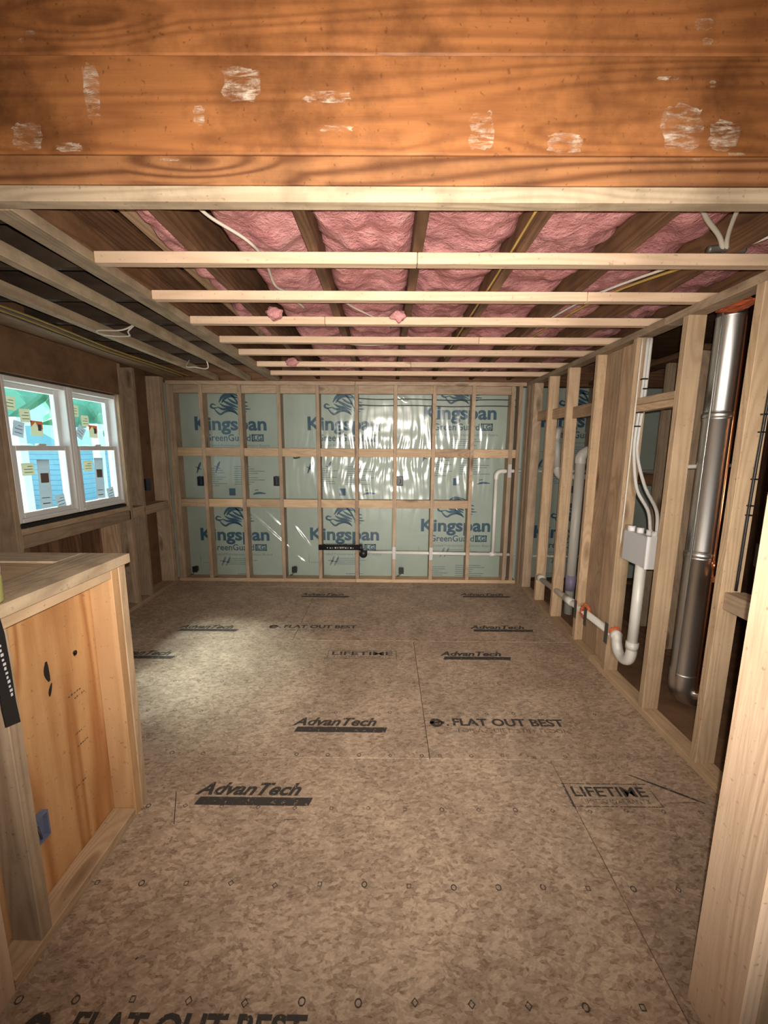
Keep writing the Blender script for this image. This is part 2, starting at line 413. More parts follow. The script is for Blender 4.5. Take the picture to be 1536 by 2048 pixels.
life(0.822, 1.50); life(-0.385, 2.665, 0.44)
# fastening guide marks printed in rows across each sheet
rnd = random.Random(3)
for (p, x0, x1, y0, y1) in panels.values():
    if x0 > 1.4: continue
    if y1 < 0.6: 
        ys = [y1-0.02]
    else: ys = [y0+0.02, y0+0.335, y0+0.625, y0+0.92] if y1-y0 > 1 else [y0+0.05]
    pr = Print()
    for y in ys:
        x = x0+0.05
        while x < min(x1-0.03, 1.42):
            n, ph = rnd.choice([(4, 0), (4, math.pi/4), (10, 0)])
            pr.ring(x, y+rnd.uniform(-.004, .004), 0.0105, n, 0.35, ph); x += 0.1524
    if pr.v:
        o = pr.build('nailing_marks', M_INKF, p, 'floor', 0.0005); o['kind'] = 'stuff'
# dark scuffs and a stray chalk line
def scuff(a, b, wdt): return lambda p: p.stroke([a, ((a[0]+b[0])/2+0.004, (a[1]+b[1])/2), b], wdt)
fprint('scuff_mark', lambda p: [p.stroke([(0.80, 1.57), (0.80, 1.44)], 0.010), p.stroke([(0.797, 1.40), (0.80, 1.15)], 0.003)], 0.75, 1.5)
fprint('scuff_mark', lambda p: [p.stroke([(-0.83, 1.35), (-0.90, 1.50)], 0.008), p.stroke([(1.12, 1.62), (1.28, 1.52), (1.36, 1.47)], 0.012),
    p.stroke([(1.20, 1.47), (1.32, 1.475)], 0.006), p.stroke([(-0.40, 1.375), (-0.35, 1.378)], 0.006), p.stroke([(-0.72, 0.93), (-0.715, 0.935)], 0.012)], 0, 1.4)

# ================================================================= BACK WALL
yb = 4.246; YF = 4.37
wb = setting('wall_back')
SX = [-1.9418+0.4064*i for i in range(9)]
for (x0, x1, dz) in [(-2.46, -1.12, 0), (-1.117, 0.10, 0), (0.103, 1.32, 0), (1.323, 2.54, 0), (2.543, 3.2, 0)]:
    box('foam_board', x0, x1, YF+0.002, YF+0.052, 0, 2.156, M_FOAM, wb, bev=0.002)
for x in SX: stud(x-0.019, x+0.019, yb, yb+0.12, 0.038, 2.12, wb, 'grey')
for x0 in (-2.30, -2.262): stud(x0, x0+0.037, yb, yb+0.12, 0.038, 2.12, wb, 'grey')
stud(1.37, 1.408, yb, yb+0.12, 0.038, 2.12, wb, 'grey')
for x in (1.75, 2.16, 2.57, 2.98): stud(x-0.019, x+0.019, yb, yb+0.12, 0.038, 2.12, wb, 'grey')
for (x0, x1) in [(-2.30, -0.33), (-0.328, 1.442)]:
    box('bottom_plate', x0, x1, yb-0.002, yb+0.12, 0.0, 0.038, wood('pine', 'X'), wb)
    box('top_plate', x0, x1, yb-0.002, yb+0.12, 2.12, 2.158, wood('grey', 'X'), wb)
box('bottom_plate', 1.54, 3.2, yb, yb+0.12, 0, 0.038, wood('old', 'X'), wb); box('top_plate', 1.54, 3.2, yb, yb+0.12, 2.12, 2.158, wood('old', 'X'), wb)
edges = [-2.225] + SX + [1.389]
for i in range(len(edges)-1):
    a = edges[i]+(0.019 if i else 0.001); b = edges[i+1]-0.019
    j = 0.003*((i*37) % 5)
    if i < 9:
        box('header_block', a, b, yb+0.004+j*0.4, yb+0.042, 2.034, 2.119, wood('grey', 'X'), wb)
    box('blocking', a, b, yb+0.003+j*0.5, yb+0.041, 1.385, 1.474, wood('plank' if i == 7 else 'pine', 'X'), wb)
    if i < 8: box('blocking', a, b, yb+0.002+j*0.5, yb+0.040, 0.838, 0.926, wood('pine' if i != 0 else 'grey', 'X'), wb)
# printed boards
def board_logo(x0, zb, w=0.778, full=True):
    p = Print(); s = w/0.778
    p.text('Kingspan', x0, x0+w, zb, 0.135*s, bold=0.030)
    lx, lz = x0+0.20*s, zb+0.135*s
    def S(pts, a, b=None): p.stroke([(lx+q[0]*s, lz+q[1]*s) for q in pts], a*s, b*s if b else None)
    # the seated animal's flowing mane, back and tail, as brush strokes
    for (w_, pts_) in [(0.032, [(610, 152), (500, 138), (430, 175), (385, 240)]), (0.028, [(625, 185), (530, 165), (460, 195), (420, 245)]), (0.030, [(440, 222), (520, 262), (615, 300)]),
                       (0.024, [(500, 195), (560, 235), (625, 262)]), (0.024, [(395, 255), (450, 288), (530, 300), (610, 330)]), (0.020, [(345, 275), (300, 262), (280, 292), (315, 312), (372, 300)]),
                       (0.022, [(318, 310), (358, 360), (400, 385), (450, 357), (520, 345), (600, 375)]), (0.028, [(372, 300), (425, 322), (500, 322), (565, 342), (615, 392)]),
                       (0.022, [(605, 150), (655, 195), (682, 262)]), (0.018, [(650, 205), (700, 232), (745, 242)]), (0.016, [(650, 245), (705, 280), (750, 285)]),
                       (0.016, [(655, 290), (705, 316), (778, 320)]), (0.014, [(640, 335), (690, 350), (730, 350)]), (0.020, [(540, 150), (600, 215), (660, 330)])]:
        S([((q[0]-296)*0.00086, (419-q[1])*0.00086) for q in pts_], w_)
    gz = zb-0.118*s
    p.text('GreenGuard', x0+0.105*s, x0+0.60*s, gz, 0.070*s, bold=0.012)
    # boxed two letter mark, letters left open in the blue
    bx0, bx1, bz0, bz1 = x0+0.612*s, x0+0.742*s, gz-0.004, gz+0.072*s
    p.rect(bx0, bx1, bz0, bz0+0.012*s); p.rect(bx0, bx1, bz1-0.012*s, bz1); p.rect(bx0, bx0+0.016*s, bz0, bz1); p.rect(bx1-0.014*s, bx1, bz0, bz1)
    p.text('LG', bx0+0.022*s, bx1-0.02*s, bz0+0.016*s, 0.046*s, bold=0.03)
    p.build('printed_logo', M_BLUE, wb, 'Y', YF-0.0005)
    q = Print()
    q.text('Extruded Polystyrene Insulation Board', x0+0.09*s, x0+0.80*s, gz-0.060*s, 0.026*s)
    q.rect(x0-0.02, x0+0.10, gz-0.15, gz-0.146); q.rect(x0-0.02, x0-0.016, gz-0.15, gz-0.06)
    for k in range(4): q.rect(x0+0.30, x0+0.30+0.34*(0.8+0.2*math.sin(k*2.1)), gz-0.10-0.022*k, gz-0.094-0.022*k)
    p2 = Print()
    # arrows and paragraph lines between the big marks
    for k in range(9):
        q.rect(x0+0.40, x0+0.40+0.34*(0.75+0.25*math.sin(k*1.7+x0)), zb-0.40-0.024*k, zb-0.393-0.024*k)
        q.rect(x0+0.10, x0+0.10+0.22*(0.75+0.25*math.sin(k*2.3+x0)), zb-0.42-0.024*k, zb-0.413-0.024*k)
    q.build('printed_small_lettering', M_BLUE2, wb, 'Y', YF-0.0006)
    p2.rect(x0+0.335, x0+0.405, zb-0.715, zb-0.635)
    p2.stroke([(x0+0.60, zb-0.70), (x0+0.66, zb-0.685), (x0+0.74, zb-0.69)], 0.022); p2.stroke([(x0+0.62, zb-0.655), (x0+0.66, zb-0.65)], 0.018)
    for q_ in ((x0-0.01, zb-0.37), (x0+0.20, zb-0.36)):
        p2.stroke([(q_[0], q_[1]-0.10), (q_[0]+0.03, q_[1]-0.02), (q_[0]+0.05, q_[1]+0.02)], 0.024); p2.stroke([(q_[0]-0.01, q_[1]-0.03), (q_[0]+0.05, q_[1]-0.06)], 0.018)
    if zb > 1.0: p2.build('printed_symbols', M_BLUE, wb, 'Y', YF-0.0006)
    else:
        p3 = Print()
        for a in (0.22, 0.27):
            p3.stroke([(x0+a, zb-0.30), (x0+a+0.03, zb-0.24), (x0+a+0.05, zb-0.19)], 0.022)
        p3.stroke([(x0+0.20, zb-0.24), (x0+0.31, zb-0.26)], 0.02)
        p3.build('printed_symbols', M_BLUE2, wb, 'Y', YF-0.0006)
for x0, zb in [(-2.078, 1.665), (-0.855, 1.672), (0.400, 1.795), (-2.093, 0.442), (-0.855, 0.455), (0.393, 0.565), (1.66, 1.72), (1.66, 0.50)]:
    board_logo(x0, zb)

# clear plastic film hung over the boards, with folds that catch the flash
def film():
    nx, nz = 330, 200; x0, x1, z0, z1 = -2.25, 1.34, 0.045, 2.07
    ridges = [((-1.54, 0.79), (-1.07, 0.34), 0.012, 0.022), ((-1.37, 0.80), (-1.14, 0.58), 0.010, 0.014), ((-1.03, 0.62), (-0.84, 0.36), 0.011, 0.02),
              ((-1.05, 0.58), (-0.86, 0.35), 0.007, 0.012), ((-1.02, 0.28), (-0.9, 0.18), 0.009, 0.014), ((0.12, 2.05), (0.22, 1.98), 0.012, 0.02), ((0.75, 0.85), (0.88, 0.72), 0.012, 0.02)]
    vs, fs = [], []
    for j in range(nz+1):
        z = z0+(z1-z0)*j/nz
        for i in range(nx+1):
            x = x0+(x1-x0)*i/nx
            amp = math.exp(-((x-0.10)/1.0)**2)*math.exp(-((z-1.33)/0.36)**2)*0.95 + 0.10
            wv = x + 0.05*noise.noise(Vector((x*3, 0, z*2.2)))
            y = amp*(0.0018*math.sin(wv*78+6*noise.noise(Vector((x*4, 5, z*3))))+0.0105*noise.noise(Vector((wv*19, 2, z*2.0)))+0.0050*noise.noise(Vector((wv*44, 7, z*4.5)))+0.005*noise.noise(Vector((x*7, 4, z*11))))
            y += 0.004*noise.noise(Vector((x*6, 9, z*6)))*amp*2 + 0.003*noise.noise(Vector((x*2.2, 1, z*2.2)))
            for (a, b, wd, h) in ridges:
                ax, az = a; bx, bz = b; dx, dz = bx-ax, bz-az; L = dx*dx+dz*dz
                t = ((x-ax)*dx+(z-az)*dz)/L
                if -0.1 < t < 1.1:
                    d = math.hypot(x-ax-dx*t, z-az-dz*t)
                    if d < 4*wd: y -= h*0.9*math.exp(-(d/wd)**2)*max(0, math.sin(math.pi*min(max(t*0.9+0.05, 0), 1)))
            vs.append((x, y, z))
    for j in range(nz):
        for i in range(nx): a = j*(nx+1)+i; fs.append((a, a+1, a+nx+2, a+nx+1))
    base = Vector((-0.4, 4.350, 0.045))
    # between the studs and the boards, behind the blocking
    o = mesh_obj('plastic_sheet', [Vector(v)-Vector((base.x, 0, base.z)) for v in vs], fs, M_FILM, None, base, True)
    tag(o, 'clear wrinkled plastic sheet stretched over the green foam boards of the back wall', 'plastic sheet')
film()

# boxes, pipes and cables in the back wall
def outlet(x, z, lab, w=0.06, h=0.10, y=4.255, mat=None, side=1):
    t = thing('outlet_box', (x, y+0.06, z-h/2), lab, 'electrical box', 'electrical boxes on the back wall studs')
    m = mat or M_NAVY; th = 0.006
    for (a, b, c, d) in [(x-w/2, x-w/2+th, z-h/2, z+h/2), (x+w/2-th, x+w/2, z-h/2, z+h/2), (x-w/2, x+w/2, z+h/2-th, z+h/2), (x-w/2, x+w/2, z-h/2, z-h/2+th)]:
        box('side_wall', a, b, y, y+0.065, c, d, m, t, bev=0.001)
    box('back_panel', x-w/2, x+w/2, y+0.06, y+0.066, z-h/2, z+h/2, M_BLACK, t, bev=0.001)
    box('mounting_ear', x-0.006, x+0.006, y-0.002, y+0.002, z+h/2, z+h/2+0.008, m, t, bev=0.0005)
    tube('wire_end', [(x, y+0.058, z+0.02), (x+0.01, y+0.03, z-0.01), (x-0.006, y+0.02, z-0.025)], 0.004, M_DARKC, t, 6)
outlet(-2.01, 1.115, 'blue electrical box at mid height of back wall, leftmost of the three', w=0.055)
outlet(-1.183, 1.120, 'blue electrical box at mid height, beside the third stud from the left corner', w=0.062)
outlet(0.148, 1.130, 'blue electrical box at mid height, rightmost of the three on the back wall', w=0.066)
def lowbox(x, z, lab):
    t = thing('cable_box', (x, 4.33, z-0.03), lab, 'electrical box', 'small black boxes near the floor')
    box('box_body', x-0.024, x+0.024, 4.30, 4.345, z-0.03, z+0.03, M_BLACK, t, bev=0.006)
    box('box_lip', x-0.028, x+0.028, 4.292, 4.30, z-0.034, z+0.034, M_BLACK, t, bev=0.002)
    tube('cable_tail', [(x, 4.30, z-0.02), (x-0.02, 4.29, z-0.05), (x-0.05, 4.29, z-0.062)], 0.005, M_DARKC, t, 6)
lowbox(-2.15, 0.118, 'small black box near the floor at the left end of the back wall')
lowbox(-1.027, 0.121, 'small black box near the floor below the silver folds of plastic')
lowbox(0.175, 0.12, 'small black box near the floor below the white horizontal pipe')
t = thing('black_drain_pipe', (-0.50, 4.29, 0.367), 'short black plastic drain pipe with white print, lying across two studs of the back wall', 'pipe')
cyl('pipe_run', (-0.735, 4.235, 0.400), (-0.275, 4.235, 0.403), 0.031, M_BLACK, t)
for k in range(11): box('white_print_dash', -0.64+k*0.028, -0.64+k*0.028+(0.014 if k % 2 else 0.006), 4.2035, 4.2045, 0.398, 0.404 if k % 3 else 0.408, M_WHITEP, t, bev=0)
cyl('end_cap', (-0.285, 4.235, 0.403), (-0.262, 4.235, 0.403), 0.036, M_BLACK, t)
t = thing('pipe_hub', (-0.245, 4.25, 0.295), 'round black drain hub at the left end of the long white pipe', 'pipe fitting')
cyl('hub_body', (-0.245, 4.215, 0.333), (-0.245, 4.30, 0.336), 0.038, M_BLACK, t, 24)
cyl('hub_rim', (-0.245, 4.208, 0.333), (-0.245, 4.222, 0.333), 0.043, M_BLACK, t, 24)
t = thing('white_drain_pipe', (0.6, 4.31, 0.31), 'long white plastic pipe running low across the back wall with a riser bending right', 'pipe')
cyl('horizontal_run', (-0.20, 4.285, 0.338), (1.43, 4.285, 0.322), 0.0185, M_PVC, t)
cyl('tee', (1.15, 4.285, 0.325), (1.225, 4.285, 0.324), 0.024, M_PVC, t)
cyl('riser', (1.188, 4.285, 0.325), (1.185, 4.285, 1.18), 0.0185, M_PVC, t)
tube('elbow', [(1.185, 4.285, 1.16), (1.187, 4.285, 1.20), (1.205, 4.285, 1.232), (1.24, 4.285, 1.243), (1.275, 4.285, 1.244)], 0.024, M_PVC, t, 14)
cyl('upper_run', (1.25, 4.285, 1.244), (1.44, 4.285, 1.248), 0.0185, M_PVC, t)
for x, z in ((0.09, 0.34), (0.497, 0.335)):
    tag(box('nail_guard', x-0.0185, x+0.0185, 4.240, 4.2445, z-0.07, z+0.07, M_PEX, None, bev=0.001),
        'white nail guard %s where the low pipe passes' % ('below the right electrical box' if x < 0.2 else 'nearer the right corner'), 'guard plate', 'nail guards on the studs')
tag(box('nail_guard', 1.312-0.0185, 1.312+0.0185, 4.238, 4.2445, 1.18, 1.32, M_PEX, None, bev=0.001), 'white nail guard on the stud beside the upper bend of the white pipe', 'guard plate', 'nail guards on the studs')
for z, lab in ((2.000, 'upper dark cable sagging through the back wall studs near the top'), (1.935, 'lower dark cable sagging through the back wall studs near the top')):
    pts = [(-0.33, 4.33, z)] + [(-0.1+0.4*k, 4.33, z-0.010+0.006*math.sin(k*2.3)) for k in range(4)] + [(1.42, 4.33, z-0.012)]
    tag(tube('cable', pts, 0.006, M_DARKC, None, 6), lab, 'cable', 'dark cables in the back wall')
tag(tube('cable', [(-1.0, 4.30, 1.372), (-0.98, 4.295, 1.368), (-0.955, 4.29, 1.372), (-0.93, 4.295, 1.380)], 0.009, M_DARKC, None, 6), 'short dark cable end poking under the upper blocking of the back wall', 'cable')

# ================================================================= RIGHT WALL (open framing)
wr = setting('wall_right')
XR = 1.446; XD = 1.535
for y in (1.645, 2.035, 2.430): stud(XR, XD, y, y+0.038, 0.038, 2.12, wr, 'pine')
stud(XR, XD, 2.855, 2.893, 0.038, 2.12, wr, 'pine')
for y in (3.285, 3.665): stud(XR, XD, y, y+0.038, 0.038, 2.12, wr, 'pine')
stud(XR, XD, 4.035, 4.073, 0.038, 2.12, wr, 'grey'); 
box('corner_board', XR-0.001, XR+0.037, 4.075, 4.160, 0.038, 2.12, wood('grey', 'Z'), wr)
box('corner_board', XR-0.003, XR+0.035, 4.162, 4.243, 0.038, 2.12, wood('grey', 'Z'), wr)
stud(XR, XD, 1.10, 1.138, 0.038, 2.12, wr, 'grey')
# wide upright planks closing the bay between two studs
for i, (y0, y1, dx) in enumerate([(2.470, 2.660, 0.0), (2.663, 2.853, 0.004)]):
    box('upright_plank', 1.500+dx, 1.522+dx, y0, y1, 0.04, 2.12, wood('plank', 'Z'), wr)
box('bottom_plate', XR, XD, 0.9, 2.62, 0, 0.038, wood('pine', 'Y'), wr); box('bottom_plate', XR, XD, 2.622, 4.244, 0, 0.038, wood('pine', 'Y'), wr)
box('top_plate', XR, XD, 0.9, 2.20, 2.12, 2.158, wood('grey', 'Y'), wr); box('top_plate', XR, XD, 2.202, 4.37, 2.12, 2.158, wood('grey', 'Y'), wr)
box('blocking', XR+0.045, XR+0.083, 3.703, 4.035, 1.755, 1.845, wood('plank', 'Y'), wr)
box('blocking', XR+0.040, XR+0.078, 3.323, 3.665, 1.745, 1.835, wood('plank', 'Y'), wr)
box('blocking', XR+0.048, XR+0.086, 2.893, 3.285, 1.725, 1.815, wood('plank', 'Y'), wr)
box('blocking', XR+0.03, XD, 2.073, 2.430, 1.70, 1.738, wood('pine', 'Y'), wr); box('blocking', XR+0.03, XD, 2.073, 2.430, 1.740, 1.778, wood('pine', 'Y'), wr)
box('blocking', XR+0.018, XR+0.107, 1.138, 1.645, 0.795, 0.872, wood('grey', 'Y'), wr)

# side room beyond the framing
ws = setting('wall_side_room')
box('sheathing', 3.2, 3.23, -3.0, 4.43, 0, 2.75, wood('old', 'Z'), ws, bev=0)
for y in (1.2, 1.7, 2.2, 2.6, 3.0, 3.4, 3.8): stud(3.06, 3.199, y, y+0.038, 0, 2.2, ws, 'old')
wp = setting('wall_partition')
for x, y in ((2.1, 3.1), (2.1, 3.5), (2.1, 3.9), (2.05, 2.72)): stud(x, x+0.089, y, y+0.038, 0.038, 2.12, wp, 'grey')
box('bottom_plate', 2.05, 2.19, 2.7, 4.2, 0, 0.038, wood('old', 'Y'), wp); box('top_plate', 2.05, 2.19, 2.7, 4.2, 2.12, 2.158, wood('old', 'Y'), wp)
box('blocking', 2.11, 2.15, 3.138, 3.50, 1.20, 1.29, wood('old', 'Y'), wp)
stud(1.80, 1.889, 1.36, 1.398, 0, 2.158, wp, 'grey'); stud(1.92, 1.958, 1.62, 1.70, 0, 2.158, wp, 'plank')

# ================================================================= LEFT WALL
XL = -2.295
wl = setting('wall_left')
def LS(y, z0, z1, kind='grey', d=0.14, w=0.038): return stud(XL-d, XL, y, y+w, z0, z1, wl, kind)
for y in (2.00, 2.395): LS(y, 0.038, 2.18)
LS(3.505, 0.038, 2.18, 'grey'); LS(3.70, 0.038, 2.18, 'grey'); LS(4.13, 0.038, 2.18, 'grey'); LS(4.17, 0.038, 2.18, 'grey')
for y in (-0.6, 0.2, 0.95, 1.5): LS(y, 0.038, 2.18, 'old')
box('bottom_plate', XL-0.14, XL, -2.9, 4.24, 0, 0.038, wood('grey', 'Y'), wl)
box('sheathing', XL-0.156, XL-0.141, -3.0, 2.42, 0, 2.75, wood('osb', 'Z'), wl, bev=0)
box('sheathing', XL-0.156, XL-0.141, 3.53, 4.43, 0, 2.75, wood('osb', 'Z'), wl, bev=0)
box('sheathing', XL-0.156, XL-0.141, 2.421, 3.529, 0, 0.985, wood('osb', 'Z'), wl, bev=0)
box('sheathing', XL-0.156, XL-0.141, 2.421, 3.529, 1.905, 2.75, wood('osb', 'Z'), wl, bev=0)
box('header', XL-0.14, XL+0.001, 1.6, 3.504, 1.915, 2.186, wood('osb', 'Y'), wl)
box('window_sill_plate', XL-0.14, XL-0.002, 2.434, 3.504, 0.915, 0.953, wood('grey', 'Y'), wl)
box('sill_trimmer', XL-0.04, XL, 2.434, 3.504, 0.828, 0.914, wood('grey', 'Y'), wl)
box('gap_shade_strip', XL-0.10, XL-0.02, 2.46, 3.49, 0.954, 0.975, M_SHADOW, wl, bev=0.004)  # black strip painting in the shade of the gap under the window
for y in (2.62, 2.86, 3.06, 3.30): LS(y, 0.038, 0.827, 'plank' if y > 3.2 else 'old')
box('blocking', XL-0.14, XL, 3.543, 3.70, 0.835, 0.93, wood('grey', 'Y'), wl); box('blocking', XL-0.14, XL, 3.738, 4.13, 0.835, 0.92, wood('grey', 'Y'), wl)
box('cleat', XL-0.04, XL+0.0, 3.485, 3.503, 0.04, 2.1, wood('grey', 'Z'), wl)
t = thing('outlet_box', (XL-0.06, 3.95, 1.08), 'black electrical box in the left wall bay right of the window', 'electrical box')
box('box_body', XL-0.141, XL-0.075, 3.90, 3.96, 1.05, 1.16, M_BLACK, t, bev=0.005)
box('box_lip', XL-0.075, XL-0.070, 3.895, 3.965, 1.045, 1.165, M_NAVY, t, bev=0.002)

# --- windows: two double-hung units side by side
def hung_window(name, y0, y1):
    xf = XL-0.03; z0, z1 = 0.985, 1.902
    W = setting(name, (xf, (y0+y1)/2, z0))
    fr = 0.030
    def B(n, xa, xb, ya, yb_, za, zb, parent=W, mat=M_VINYL): return box(n, xa, xb, ya, yb_, za, zb, mat, parent, bev=0.0025)
    x0, x1 = xf-0.10, xf
    B('frame_jamb', x0, x1, y0, y0+fr, z0, z1); B('frame_jamb', x0, x1, y1-fr, y1, z0, z1)
    B('frame_head', x0, x1, y0+fr, y1-fr, z1-fr, z1); B('frame_sill', x0, x1+0.004, y0+fr, y1-fr, z0, z0+fr*0.9)
    B('stop_bead', x1-0.006, x1+0.004, y0+0.004, y0+0.012, z0, z1); B('stop_bead', x1-0.006, x1+0.004, y1-0.012, y1-0.004, z0, z1)
    zm = (z0+z1)/2 + 0.018
    for (nm, xa, xb, za, zb) in (('upper_sash', x0+0.012, x0+0.045, zm-0.018, z1-fr), ('lower_sash', x0+0.050, x0+0.083, z0+fr*0.9, zm+0.018)):
        S_ = empty(nm, ((xa+xb)/2, (y0+y1)/2, za), W)
        s = 0.036; a, b = y0+fr, y1-fr
        B('stile', xa, xb, a, a+s, za, zb, S_); B('stile', xa, xb, b-s, b, za, zb, S_)
        B('rail', xa, xb, a+s, b-s, za, za+s, S_); B('rail', xa, xb, a+s, b-s, zb-s*0.95, zb, S_)
        B('pane', (xa+xb)/2-0.002, (xa+xb)/2+0.002, a+s, b-s, za+s, zb-s*0.95, S_, M_GLASS)
        if nm == 'lower_sash': B('sash_lock', xb-0.02, xb+0.008, (a+b)/2-0.03, (a+b)/2+0.03, zb, zb+0.012, S_)
    return x0+0.030, x0+0.068, zm
YW = [(2.455, 2.975), (2.985, 3.500)]
xu, xl_, zm = hung_window('window_1', *YW[0]); hung_window('window_2', *YW[1])
box('trim_1', XL-0.13, XL-0.024, 2.975, 2.985, 0.985, 1.902, M_VINYL, None, bev=0.001)['kind'] = 'structure'
def sticker(name_mat, yc, zc, w, h, ang, lab, up=True, art=None):
    x = (xu if up else xl_)+0.0035
    t = thing('window_sticker', (x, yc, zc-h/2), lab, 'sticker', 'paper stickers on the window panes')
    c, s = math.cos(ang), math.sin(ang)
    def quad(n, a0, a1, b0, b1, m, dx):
        vs = []
        for d in (0, 0.0004):
            for a, b in ((a0, b0), (a1, b0), (a1, b1), (a0, b1)):
                vs.append((dx+d, a*c-b*s, a*s+b*c+h/2))
        mesh_obj(n, vs, [(0, 1, 2, 3), (7, 6, 5, 4), (0, 4, 5, 1), (1, 5, 6, 2), (2, 6, 7, 3), (3, 7, 4, 0)], m, t, (x, yc, zc-h/2))
    quad('paper', -w/2, w/2, -h/2, h/2, name_mat, 0)
    if art == 'red':
        vs = [(0.0006, a*c-b*s, a*s+b*c+h/2) for a, b in ((-w*.5, h*.05), (-w*.5, h*.5), (0, h*.5), (w*.5, h*.5), (w*.5, -h*.05), (w*.15, -h*.02), (-w*.08, h*.42))]
        mesh_obj('red_print', vs, [(0, 1, 2, 6), (2, 3, 4, 5, 6)], M_STKR, t, (x, yc, zc-h/2)); quad('dark_print', w*.08, w*.36, -h*.15, h*.28, M_STKD, 0.0012)
    elif art == 'pic':
        quad('picture_print', -w*.3, w*.35, h*0.02, h*.22, M_STKP, 0.0006); quad('text_line', -w*.35, w*.3, -h*.3, -h*.285, M_STKD, 0.0006); quad('text_line', -w*.3, w*.3, -h*.42, -h*.40, M_STKD, 0.0006)
    else:
        for k in (0.22, 0.0, -0.25): quad('text_line', -w*.05 if k > 0 else -w*.32, w*.35, h*k-0.002, h*k+0.002, M_STKD, 0.0006)
# positions in metres on the glass (left unit then right unit)
for (y0, y1), side in zip(YW, ('left', 'right')):
    L = y1-y0
    sticker(M_STK, y0+L*0.22, 1.745, L*0.17, 0.085, -0.05, f'beige sticker in the top left corner of the {side} window', True)
    sticker(M_STK, y0+L*0.42, 1.675, L*0.15, 0.085, 0.03, f'greyish sticker second from top in the {side} window', True)
    sticker(M_STKG, y0+L*0.30, 1.585, L*0.15, 0.10, -0.22 if side == 'left' else -0.6, f'plain grey sticker tilted in the upper pane of the {side} window', True)
    sticker(M_STK, y0+L*0.57, 1.595, L*0.18, 0.10, -0.03, f'red and white sticker in the upper pane of the {side} window', True, 'red')
    sticker(M_STK, y0+L*0.28, 1.325, L*0.18, 0.08, 0.0, f'beige sticker high in the lower pane of the {side} window', False)
    sticker(M_STKG, y0+L*0.50, 1.22, L*0.19, 0.33, -0.04, f'tall grey label strip down the lower pane of the {side} window', False, 'pic')
    sticker(M_STKG, y0+L*0.72, 1.085, L*0.16, 0.095, 0.15, f'small tilted grey sticker at the bottom right of the {side} window', False)

# ================================================================= CEILING
ce = setting('ceiling')
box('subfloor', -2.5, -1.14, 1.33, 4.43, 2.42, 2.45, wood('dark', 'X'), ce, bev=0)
box('subfloor', -1.14, 3.23, 1.33, 4.43, 2.42, 2.45, wood('old', 'X'), ce, bev=0)
box('upper_subfloor', -2.5, 3.23, -3.05, 1.33, 2.75, 2.78, wood('old', 'X'), ce, bev=0)
box('rim_board', -2.46, 3.2, 4.373, 4.42, 2.158, 2.42, wood('old', 'X'), ce)
JX = [-1.13, -0.73, -0.28, 0.11, 0.495, 0.885, 1.28, 1.68]
for x in JX: box('joist', x-0.019, x+0.019, 1.332, 4.37, 2.200, 2.419, wood('old', 'Y'), ce)
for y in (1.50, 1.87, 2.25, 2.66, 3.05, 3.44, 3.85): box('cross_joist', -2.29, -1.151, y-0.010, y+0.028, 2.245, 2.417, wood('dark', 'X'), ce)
box('old_board', -1.11, -0.98, 1.34, 2.4, 2.285, 2.305, wood('old', 'Y'), ce); box('old_board', -0.97, -0.86, 1.34, 3.2, 2.31, 2.33, wood('plank', 'Y'), ce)
# furring across the room
for i, (y, joint) in enumerate([(1.237, None), (1.612, 0.11), (1.982, 0.93), (2.348, -0.35), (2.742, 0.6), (3.082, None), (3.502, 0.2), (3.900, None)]):
    segs = [(-1.104, 1.60)] if joint is None else [(-1.104, joint-0.001), (joint+0.001, 1.60)]
    if i == 0: segs = [(-1.30, 1.60)]
    for k, (a, b) in enumerate(segs): box('furring_strip', a, b, y, y+0.042, H+0.0005, 2.199, wood('fresh' if i else 'worn', 'X'), ce, rot=(0, 0, 0))
box('furring_strip', -1.19, -1.105, 1.281, 4.24, H, 2.196, wood('worn', 'Y'), ce)
box('furring_strip', -1.452, -1.402, 0.9, 4.24, H, 2.212, wood('worn', 'Y'), ce)
box('furring_strip', -1.785, -1.735, 0.9, 4.24, H, 2.212, wood('worn', 'Y'), ce)
box('ledger', -2.294, -2.13, 0.9, 4.24, 2.187, 2.225, wood('grey', 'Y'), ce)
# nail heads on the first furring strips
# insulation batts in the joist bays
def batt(x0, x1, y0, y1, z, lab, ragged=0.0, seed=0):
    nx, ny = 18, int((y1-y0)/0.02); vs, fs = [], []
    top = 2.415
    for j in range(ny+1):
        yy = y0+(y1-y0)*j/ny
        for i in range(nx+1):
            u = i/nx; off = ragged*(0.5+0.5*noise.noise(Vector((yy*5, seed, 3))))
            xx = x0+off+(x1-x0-off)*u
            puff = (1-abs(2*u-1)**4)
            zz = z + 0.022 - 0.035*puff + 0.035*noise.noise(Vector((xx*7, yy*7, seed))) + 0.016*noise.noise(Vector((xx*22, yy*18, seed+4)))
            vs.append((xx-x0, yy-y0, max(zz, 2.205)-z))
    nb = len(vs)
    for j in (0, ny):
        for i in (0, nx): vs.append((vs[j*(nx+1)+i][0], vs[j*(nx+1)+i][1], top-z))
    for j in range(ny):
        for i in range(nx): a = j*(nx+1)+i; fs.append((a, a+nx+1, a+nx+2, a+1))
    a, b, c, d = nb, nb+1, nb+2, nb+3
    fs.append((a, b, d, c)); fs.append(tuple([a]+[i for i in range(nx+1)]+[b])[::1]); fs.append(tuple([c]+[ny*(nx+1)+i for i in range(nx+1)]+[d])[::-1])
    fs.append(tuple([a]+[j*(nx+1) for j in range(ny+1)]+[c])[::-1]); fs.append(tuple([b]+[j*(nx+1)+nx for j in range(ny+1)]+[d]))
    o = mesh_obj('insulation_batt', vs, fs, M_PINK, None, (x0, y0, z), True)
    tag(o, lab, 'insulation', 'pink insulation between the ceiling joists')
